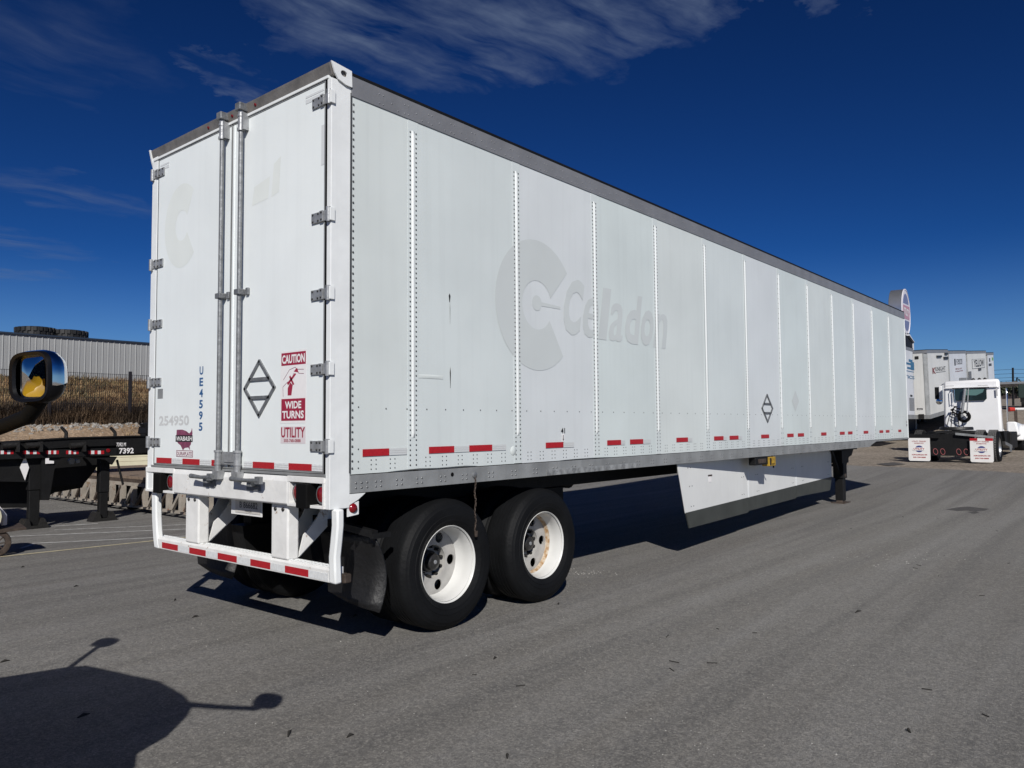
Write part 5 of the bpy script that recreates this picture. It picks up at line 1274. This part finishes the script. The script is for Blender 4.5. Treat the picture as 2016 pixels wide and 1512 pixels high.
# door mirrors
q = MB(); v0, v1 = PX(1841, 786, cx0+.9), PX(1849, 762, cx0+.9); q.box(cx0+.86, cx0+.94, v1.y, v0.y, v0.z, v1.z); dmr = q.build('door_mirror', CHASSIS, cab, bevel=.02)
q = MB(); q.box(cx0+.8, cx0+.98, v1.y-.10, v1.y-.0, v0.z-.02, v1.z+.04); q.build('mirror_shell', TW, dmr, bevel=.02)
q = MB(); v = PX(1849, 790, cx0+.9); q.lathe([(0, -.06), (.10, -.04), (.12, 0), (0, .0)], (cx0+.92, v.y, v.z), 'x', 16); q.build('spot_mirror', CHROME, dmr, smooth=40)
q = MB(); q.tube([(cx0+.9, v1.y-.05, v1.z+.03), (cx0+.9, v1.y-.12, v1.z+.10), (cx0+.9, cl, v1.z+.12)], .014, 8); q.build('mirror_arm', CHROME, dmr, smooth=40)
q = MB(); vr = PX(1979, 765, cx0+1.2)
q.tube([(cx0+1.0, cr-.02, gz+1.3), (cx0+1.0, vr.y-.06, gz+1.3), (cx0+1.0, vr.y-.06, vr.z), (cx0+1.0, cr, vr.z)], .022, 10); q.build('exhaust_grab', CHROME, cab, smooth=40)
# hood and fenders beyond the cab
q = MB(); q.hexa([(cx1-.1, cr+.15, cz0), (cx1+1.9, cr+.25, cz0-.1), (cx1+1.9, cl-.25, cz0-.1), (cx1-.1, cl-.15, cz0), (cx1-.1, cr+.1, cz0+.62), (cx1+1.9, cr+.3, cz0+.38), (cx1+1.9, cl-.3, cz0+.38), (cx1-.1, cl-.1, cz0+.62)]); q.build('hood', TW, R_, bevel=.08, smooth=40)
for s in (0, 1):
    y0, y1 = ((-.50, -.02) if s == 0 else (yc*2+.02, yc*2+.50))
    xf = 30.9; q = MB(); pr_ = [(xf+.75*cos(t), gz+.50+.70*sin(t)) for t in [radians(170-160*i/10) for i in range(11)]]+[(xf+.56*cos(t), gz+.50+.56*sin(t)) for t in [radians(10+160*i/10) for i in range(11)]]
    q.prism(pr_, 'y', y0, y1); q.hexa([(xf-1.0, y0+.1, gz+.8), (xf+.1, y0, gz+.8), (xf+.1, y1+.05, gz+.8), (xf-1.0, y1, gz+.8), (xf-1.0, y0+.18, gz+1.30), (xf+.2, y0+.1, gz+1.20), (xf+.2, y1+.05, gz+1.20), (xf-1.0, y1, gz+1.30)]); q.build('front_fender', TW, R_, bevel=.05, smooth=40)
    c = copy_tree(dw); put_wheel(c, R_, (xf, (-.45 if s == 0 else yc*2+.45), gz+.503+.05), 0 if s == 0 else pi)
# fuel tank / steps on near side
q = MB(); q.box(27.9, 29.4, -.40, .15, gz+.38, gz+.95); q.build('tool_box', CHASSIS, R_, bevel=.03)
q = MB(); q.hexa([(26.4, -.42, gz+.55), (27.9, -.42, gz+.40), (27.9, .1, gz+.40), (26.4, .1, gz+.55), (26.3, -.42, gz+.66), (27.9, -.42, gz+.50), (27.9, .1, gz+.50), (26.3, .1, gz+.66)]); q.box(27.2, 27.45, -.46, -.425, gz+.30, gz+.50); q.build('step_plate', GALVD, R_)
q = MB(); q.prism([(27.0, gz+.98), (28.2, gz+.98), (27.9, gz+.5), (27.4, gz+.5)], 'y', -.30, -.05); q.build('air_box', CHASSIS, R_)

# ------------------------------------------------------------------ row of parked trailers
GRP = 'white trailers parked nose-out in a row'
ROW = []
def parked(x0, x1, y, zt_, m, lab, side_rail_m=ALU):
    o = empty('parked_trailer', ((x0+x1)/2, y+6.5, ground_z((x0+x1)/2, y+1)), lab, 'trailer', GRP)
    zb_ = zt_-2.97
    b_ = bx('nose_wall', m, o, x0+.09, x1-.09, y, y+.06, zb_+.10, zt_-.16)
    for (a, c_) in ((x0, x0+.12), (x1-.12, x1)):
        q = MB(); s_ = 1 if a == x0 else -1
        e0 = a if s_ == 1 else c_
        q.prism([(e0, y+.16), (e0+s_*.03, y+.06), (e0+s_*.10, y-.004), (e0+s_*.12, y-.004), (e0+s_*.12, y+.10), (e0+s_*.06, y+.16)], 'z', zb_+.08, zt_-.15); q.build('corner_post', ALU, o, smooth=40)
    for xx in (x0, x1-.02):
        k = 0; yy = y+.17
        while k < 10: bx('side_panel', m, o, xx, xx+.02, yy+.004, yy+1.216, zb_+.10, zt_-.16); yy += 1.22; k += 1
    q = MB(); q.box(x0-.005, x1+.005, y-.01, y+12.5, zt_-.16, zt_-.03); q.build('top_rail', RAIL, o)
    q = MB(); q.box(x0, x1, y, y+12.5, zt_-.03, zt_); q.build('roof', CHASSIS, o)
    q = MB(); q.box(x0-.004, x1+.004, y-.012, y+12.5, zb_-.08, zb_+.10); q.build('bottom_rail', side_rail_m, o)
    q = MB(); q.box(x0+.1, x1-.1, y+12.45, y+12.5, zb_+.1, zt_-.16); q.build('rear_door', m, o)
    gg = ground_z((x0+x1)/2, y+2.3)
    for xx in (x0+.45, x1-.45):
        q = MB(); q.box(xx-.08, xx+.08, y+2.3, y+2.46, gg, zb_-.08); q.box(xx-.2, xx+.2, y+2.2, y+2.56, gg, gg+.04); q.build('landing_leg', CHASSIS, o)
    q = MB()
    for yy in (10.2, 11.5):
        gg2 = ground_z((x0+x1)/2, y+yy)
        for xx in (x0+.02, x1-.32): 
            lo = MB(); lo.lathe([(0, 0), (.28, .03), (.30, 0), (.48, 0), (.51, .04), (.51, .26), (.48, .3), (0, .3)], (0, 0, 0), 'y', 20); q.add([(b2+xx, a2+y+yy, c2+gg2+.51) for a2, b2, c2 in lo.v], lo.f)
    q.build('wheels', TYRE, o, smooth=35, kind='stuff')
    ROW.append((o, x0, x1, y, zb_, zt_)); return o
def fronttext(o, s, m, a, b_, a2, b2, y, bold=.02, nm='lettering', sh=0.):
    p0, p1, pu = PY(a, b2, y), PY(a2, b_, y), PY(a, b_, y); return text_on(s, nm, m, o, (p0.x, y, p0.z), X, Z, p1.x-p0.x, pu.z-p0.z, -Y, .008, bold, sh)
def frontbox(o, nm, m, a, b_, a2, b2, y, d=.006):
    p0, p1, pu = PY(a, b2, y), PY(a2, b_, y), PY(a, b_, y); return bx(nm, m, o, p0.x, p1.x, y-d, y-.002, p0.z, pu.z)
# A
yA = 3.7; xA = PY(1800, 760, yA).x
A = parked(xA-2.5, xA, yA, PY(1795, 684.5, yA).z, TRW2, 'parked trailer with a blue truck emblem, half hidden behind the big trailer nose')
BT = mat('blue emblem print', (.03, .13, .25), .5)
for (a, b_, a2, b2) in ((1789, 707, 1796, 712), (1784, 713, 1799, 717), (1786, 722, 1799, 726), (1784, 729, 1799, 730.5)): frontbox(A, 'emblem', BT, a, b_, a2, b2, yA)
frontbox(A, 'emblem', BT, 1793, 712, 1799, 728, yA, .008)
fronttext(A, 'LOGISTICS', BT, 1752, 732, 1799.5, 739, yA)
frontbox(A, 'air_coupling_panel', HUB, 1792, 784, 1798, 807, yA); frontbox(A, 'air_coupling_panel', HUB, 1792, 777, 1796, 781, yA); frontbox(A, 'data_plate', GALV, 1790.5, 783, 1799, 808, yA, .012)
# Knight (side wall shows its number)
yK = 3.4; x0 = PY(1829, 760, yK).x; x1 = PY(1869.5, 760, yK).x
Kn = parked(x0-.12, x1, yK, PY(1850, 689, yK).z, TRW, 'parked trailer lettered KNIGHT with grey corner post')
KR = mat('dull red print', (.20, .06, .06), .5); KB = mat('grey black print', (.06, .06, .065), .5)
fronttext(Kn, 'K', KR, 1836, 720, 1842, 732, yK, .05); fronttext(Kn, 'KNIGHT', KB, 1842, 720.5, 1861.5, 729, yK, 0)
frontbox(Kn, 'lettering_underline', KB, 1843, 731, 1862, 732, yK)
for (a, b_, a2, b2) in ((1844, 699, 1853, 703), (1860, 699, 1865, 703), (1858, 706, 1866, 711)): frontbox(Kn, 'upper_coupling', HUB, a, b_, a2, b2, yK, .05)
sx = x0-.12
s0 = PX(1816, 800, sx); s1 = PX(1804, 796, sx)
text_on('9270', 'lettering', KB, Kn, (sx, s1.y, s0.z), -Y, Z, abs(s1.y-s0.y), .09, -X, .012, .03)
u0, u1 = PX(1802, 700, sx), PX(1809, 694, sx); bx('side_vent', HUB, Kn, sx-.02, sx-.002, min(u0.y, u1.y), max(u0.y, u1.y), u0.z, u1.z)
u0, u1 = PX(1808, 817, sx), PX(1818, 808, sx); bx('document_box', HUB, Kn, sx-.04, sx-.006, min(u0.y, u1.y), max(u0.y, u1.y), u0.z, u1.z)
# Crete
yC = 3.38; c0, c1 = PY(1870.5, 760, yC).x, PY(1905, 760, yC).x
Cr = parked(c0, c1, yC, PY(1890, 691.5, yC).z, TRW2, 'parked trailer lettered CRETE between the KNIGHT and YELLOW trailers')
fronttext(Cr, 'CRETE', KB, 1883, 706, 1895, 712.5, yC, .01); fronttext(Cr, 'CARRIER', KB, 1883.5, 713.5, 1895, 716.5, yC, .0); fronttext(Cr, 'I', KB, 1879.5, 704, 1881.5, 717, yC, .0)
fronttext(Cr, '888 826 9273', KR, 1881.5, 723, 1894, 726, yC, .0); fronttext(Cr, 'cretecarrier', KR, 1881, 727.5, 1896, 730, yC, .01)
# Yellow
yY = 3.38; d0, d1 = PY(1906.5, 760, yY).x, PY(1944.5, 760, yY).x
Ye = parked(d0, d1, yY, PY(1925, 691, yY).z, TRW, 'parked trailer with the word YELLOW in a framed panel')
fb = frontbox(Ye, 'emblem_frame', KB, 1914.5, 703.5, 1938.5, 722.5, yY, .005); frontbox(Ye, 'emblem_panel', TRW, 1915.2, 704.3, 1937.8, 721.7, yY, .009)
YT = fronttext(Ye, 'YELLOW', BLK, 1918, 706, 1937, 720, yY-.006, .02)
frontbox(Ye, 'coupling_panel', KB, 1926, 725, 1931, 730, yY, .04); frontbox(Ye, 'hose_rack', GALVD, 1906.5, 724, 1910, 745, yY, .06)
# last
yZ = 3.38; e0, e1 = PY(1946.5, 760, yZ).x, PY(1966, 760, yZ).x
La = parked(e0, e0+2.45, yZ, PY(1955, 695.7, yZ).z, TRW2, 'rightmost parked trailer in the row, with small dark and green stickers')
frontbox(La, 'sticker', KB, 1948, 704, 1950, 711, yZ); frontbox(La, 'sticker', mat('green sticker', (.15, .33, .12), .5), 1953.5, 705, 1956, 711, yZ); frontbox(La, 'sticker', KB, 1947, 714, 1952.5, 719, yZ)

for (o, x0, x1, y, zb_, zt_) in ROW[1:]:
    # the row stands on ground that climbs to the right, so each trailer leans with it
    pv = Vector(((x0+x1)/2, y, 3.4)); rm = Matrix.Rotation(-.072, 3, 'Y')
    o.location = pv+rm @ (o.location-pv); o.rotation_euler = (0, -.072, 0)

# ------------------------------------------------------------------ round sign
sc_ = pt(1783, 615, 42); SG = empty('round_sign', (sc_.x, sc_.y+.4, ground_z(sc_.x, sc_.y)), 'tall round drum sign with brushed metal rim above the front of the big trailer', 'sign')
Rr = 1.27; yf = sc_.y-.02
q = MB(); q.lathe([(Rr, .02), (Rr+.0, .66), (Rr-.04, .68), (0, .68)], (sc_.x, yf, sc_.z), 'y', 64); dr = q.build('sign_drum', mat('brushed sign rim', (.62, .63, .63), .28, .85, var=.1), SG, smooth=35)
q = MB(); q.lathe([(Rr+.015, .03), (Rr+.015, -.01), (Rr-.06, -.02), (Rr-.06, .0), (0, 0)], (sc_.x, yf, sc_.z), 'y', 64); q.build('sign_face', mat('sign face white', (.70, .68, .72), .35), dr, smooth=30)
SB = mat('sign blue', (.17, .19, .33), .4); SRD = mat('sign red', (.50, .26, .32), .4)
q = MB(); q.lathe([(0, -.006), (Rr*.8, -.006), (Rr*.8, -.001)], (sc_.x, yf, sc_.z), 'y', 48); q.build('emblem_disc', SB, dr)
q = MB(); q.prism([(sc_.x-1.15, sc_.z-.2), (sc_.x-1.0, sc_.z+.32), (sc_.x+1.05, sc_.z+.42), (sc_.x+1.15, sc_.z+.2), (sc_.x+1.0, sc_.z-.34), (sc_.x-1.05, sc_.z-.42)], 'y', yf-.012, yf-.007); q.build('emblem_band', SRD, dr)
q = MB(); q.prism([(sc_.x-1.22, sc_.z-.26), (sc_.x-1.06, sc_.z+.40), (sc_.x+1.10, sc_.z+.50), (sc_.x+1.22, sc_.z+.24), (sc_.x+1.06, sc_.z-.42), (sc_.x-1.12, sc_.z-.50)], 'y', yf-.0065, yf-.0062); q.build('emblem_outline', mat('sign face white', (.7, .7, .7)), dr)
text_on('UTILITY', 'lettering', STW, dr, (sc_.x-.95, yf, sc_.z-.2), X, Z, 1.9, .42, -Y, .018, .04)
q = MB(); q.tube([(sc_.x, sc_.y+.05, ground_z(sc_.x, sc_.y)-.2), (sc_.x, sc_.y+.05, sc_.z-Rr+.1)], .22, 16); q.build('sign_pole', CHASSIS, SG, smooth=40)
SG.rotation_euler = (0, 0, radians(4))
# dark gabled kiosk roof under it
kp = pt(1788, 690, 39.0)
KO = empty('kiosk', (kp.x, kp.y+1, ground_z(kp.x, kp.y)), 'dark gable end of a small building just under the round sign', 'building')
yk = kp.y; za = PY(1784, 660, yk).z; zb_ = PY(1796, 672, yk).z; xk1 = PY(1796.5, 680, yk).x; gk = ground_z(kp.x, kp.y)
q = MB(); q.prism([(xk1-3.4, gk-.2), (xk1, gk-.2), (xk1, zb_), (xk1-1.0, za), (xk1-2.4, za), (xk1-3.4, zb_)], 'y', yk, yk+3); q.build('kiosk_wall', mat('dark kiosk wall', (.008, .008, .012), .6), KO)
q = MB(); q.hexa([(xk1, yk-.1, zb_-.06), (xk1+.10, yk-.1, zb_-.06), (xk1+.10, yk+3, zb_-.06), (xk1, yk+3, zb_-.06), (xk1-1.02, yk-.1, za), (xk1-.95, yk-.1, za+.07), (xk1-.95, yk+3, za+.07), (xk1-1.02, yk+3, za)]); q.box(xk1+.003, xk1+.08, yk-.05, yk, gk, zb_-.06); q.build('kiosk_trim', TRW2, KO)

# ------------------------------------------------------------------ far right background
UP = empty('utility_pole', tuple(pt(1994, 810, 60)), 'dark wooden utility pole carrying wires beyond the last parked trailer', 'pole')
b0 = pt(1994, 812, 60); b1 = pt(1994, 724, 60)
q = MB(); q.tube([(b0.x, b0.y, b0.z-1.5), (b1.x, b1.y, b1.z)], [.085, .07], 10); q.build('pole_shaft', CHASSIS, UP, smooth=40)
for k, dz in enumerate((-.12, -.45, -.75, -1.0)):
    a = b1+Vector((0, 0, dz)); e_ = a+Vector((-25, 30, -.2)); f_ = a+Vector((20, -40, 0))
    pts = [e_.lerp(a, t/6)-Vector((0, 0, .5*sin(pi*t/6))) for t in range(7)]+[a.lerp(f_, t/6)-Vector((0, 0, .5*sin(pi*t/6))) for t in range(1, 7)]
    q = MB(); q.tube(pts, .012, 5); q.build('wire', CHASSIS, UP)
def house(a, b_, a2, depth, wallc, roofc, lab):
    l_ = pt(a, b_, depth); r_ = pt(a2, b_, depth); wdt = (r_-l_).length; d = (r_-l_).normalized(); c_ = (l_+r_)/2; gg = ground_z(c_.x, c_.y)
    o = empty('house', (c_.x, c_.y, gg), lab, 'house', 'far houses beyond the yard', math.atan2(d.y, d.x))
    h = max(1.6, l_.z-gg+.5)
    q = MB(); q.box(-wdt/2, wdt/2, 0, 7, -1, h); q.build('wall', mat(wallc[0], wallc[1], .8), o, local=True)
    q = MB(); q.add([(-wdt/2-.4, -.5, h), (wdt/2+.4, -.5, h), (wdt/2+.4, 7.5, h), (-wdt/2-.4, 7.5, h), (-wdt/2+1, 3.5, h+1.3), (wdt/2-1, 3.5, h+1.3)], [(0, 1, 5, 4), (2, 3, 4, 5), (1, 2, 5), (3, 0, 4), (3, 2, 1, 0)]); q.build('roof', mat(roofc[0], roofc[1], .8), o, local=True)
    for k in range(2):
        q = MB(); xx = -wdt*.25+k*wdt*.5; q.box(xx-.5, xx+.5, -.03, -.002, h-1.5, h-.5); q.build('window', GLASS, o, local=True)
house(1974, 775, 1992, 190, ('tan stucco', (.42, .30, .22)), ('terracotta roof', (.30, .15, .09)), 'far tan house with reddish roof left of the utility pole')
house(1995, 772, 2010, 205, ('pink stucco', (.48, .34, .26)), ('terracotta roof', (.30, .15, .09)), 'far pinkish house with reddish roof right of the utility pole')
house(2006, 780, 2030, 170, ('tan stucco', (.42, .30, .22)), ('brown roof', (.16, .11, .08)), 'far brown roofed house at the right edge of the picture')
house(1966, 782, 1980, 230, ('grey stucco', (.36, .33, .30)), ('brown roof', (.16, .11, .08)), 'far grey house low behind the cab corner')
TREE = grassmat('dark tree leaves', (.012, .020, .012), (.025, .035, .018), (.05, .06, .03))
def tree(a, b_, depth, h, lab):
    p_ = pt(a, b_, depth); gg = ground_z(p_.x, p_.y); o = empty('tree', (p_.x, p_.y, gg), lab, 'tree', 'dark trees on the skyline')
    q = MB(); q.tube([(p_.x, p_.y, gg-.3), (p_.x, p_.y, gg+h*.55)], [.22, .1], 7); q.build('trunk', BARE, o)
    q = MB(); r2 = random.Random(a)
    for _ in range(420):
        th = r2.uniform(0, 6.28); ph = r2.uniform(-1, 1); rr = r2.random()**.4*h*.42*(1+.35*sin(th*3+a)); cc = Vector((p_.x+rr*cos(th)*sqrt(1-ph*ph), p_.y+rr*sin(th)*sqrt(1-ph*ph), gg+h*.62+rr*ph*.8)); s_ = r2.uniform(.12, .34)*h/4
        u_ = Vector((r2.uniform(-1, 1), r2.uniform(-1, 1), r2.uniform(-1, 1))).normalized(); v_ = u_.orthogonal(); q.add([cc-u_*s_, cc+v_*s_, cc+u_*s_, cc-v_*s_], [(0, 1, 2, 3)])
    q.build('crown', TREE, o, recalc=False)
tree(2000, 770, 160, 4.2, 'dark bushy tree just right of the utility pole')
tree(2012, 774, 165, 3.6, 'dark bushy tree at the right edge of the skyline')
tree(1971, 776, 150, 3.2, 'low dark tree just beside the tractor cab corner')
# carport frame, dumpster, boom
q0 = pt(1988, 790, 55); cp_ = empty('carport', (q0.x, q0.y, ground_z(q0.x, q0.y)), 'grey open carport roof on posts beyond the tractor', 'carport')
gq = ground_z(q0.x, q0.y); q = MB(); q.box(q0.x-2, q0.x+3, q0.y-3.2, q0.y+1.2, q0.z+1.15, q0.z+1.3); q.build('carport_roof', GALV, cp_)
for (dx, dy) in ((-1.9, -3.0), (2.8, -3.0), (-1.9, 1.0), (2.8, 1.0)):
    q = MB(); q.box(q0.x+dx-.06, q0.x+dx+.06, q0.y+dy-.06, q0.y+dy+.06, gq-.3, q0.z+1.15); q.build('carport_post', CHASSIS, cp_)
q1 = pt(2013, 797, 50); gq = ground_z(q1.x, q1.y)
dm_ = empty('green_tank', (q1.x, q1.y, gq), 'dark green box tank on wheels cut off by the right edge', 'tank')
v0 = pt(2005, 784, 50); v1 = pt(2005, 757, 50)
q = MB(); q.box(v0.x, v0.x+2.4, v0.y-2.5, v0.y, v0.z, v1.z); q.build('tank_body', mat('dark green steel', (.015, .03, .026), .6), dm_, bevel=.04)
q = MB()
for yy in (-.4, -2.0):
    q.lathe([(0, 0), (.4, 0), (.45, .05), (.45, .25), (0, .25)], (v0.x+.4, v0.y+yy, v0.z-.35), 'y', 18)
q.box(v0.x, v0.x+2, v0.y-2.3, v0.y-.1, v0.z-.25, v0.z); q.build('running_gear', CHASSIS, dm_, smooth=35)
q2 = pt(1986, 806, 36); q3 = pt(2030, 805, 36)
bo = empty('barrier_arm', tuple(q2), 'white barrier pole with a red tip lying behind the tractor hood', 'barrier')
dd_ = (q3-q2); gq = ground_z(q2.x, q2.y)
q = MB(); q.tube([q2+dd_*.25, q3], [.07, .07], 10); q.build('pole', TRW, bo, smooth=40)
q = MB(); q.tube([q2, q2+dd_*.24], [.11, .09], 10); q.build('red_tip', mat('red boom tip', (.45, .03, .02), .4), bo, smooth=40)
q = MB(); q.box(q3.x-.15, q3.x+.15, q3.y-.15, q3.y+.15, gq-.5, q3.z+.1); q.box(q2.x+dd_.x*.3-.06, q2.x+dd_.x*.3+.06, q2.y+dd_.y*.3-.06, q2.y+dd_.y*.3+.06, gq-.5, q2.z); q.build('barrier_stand', BARE, bo)
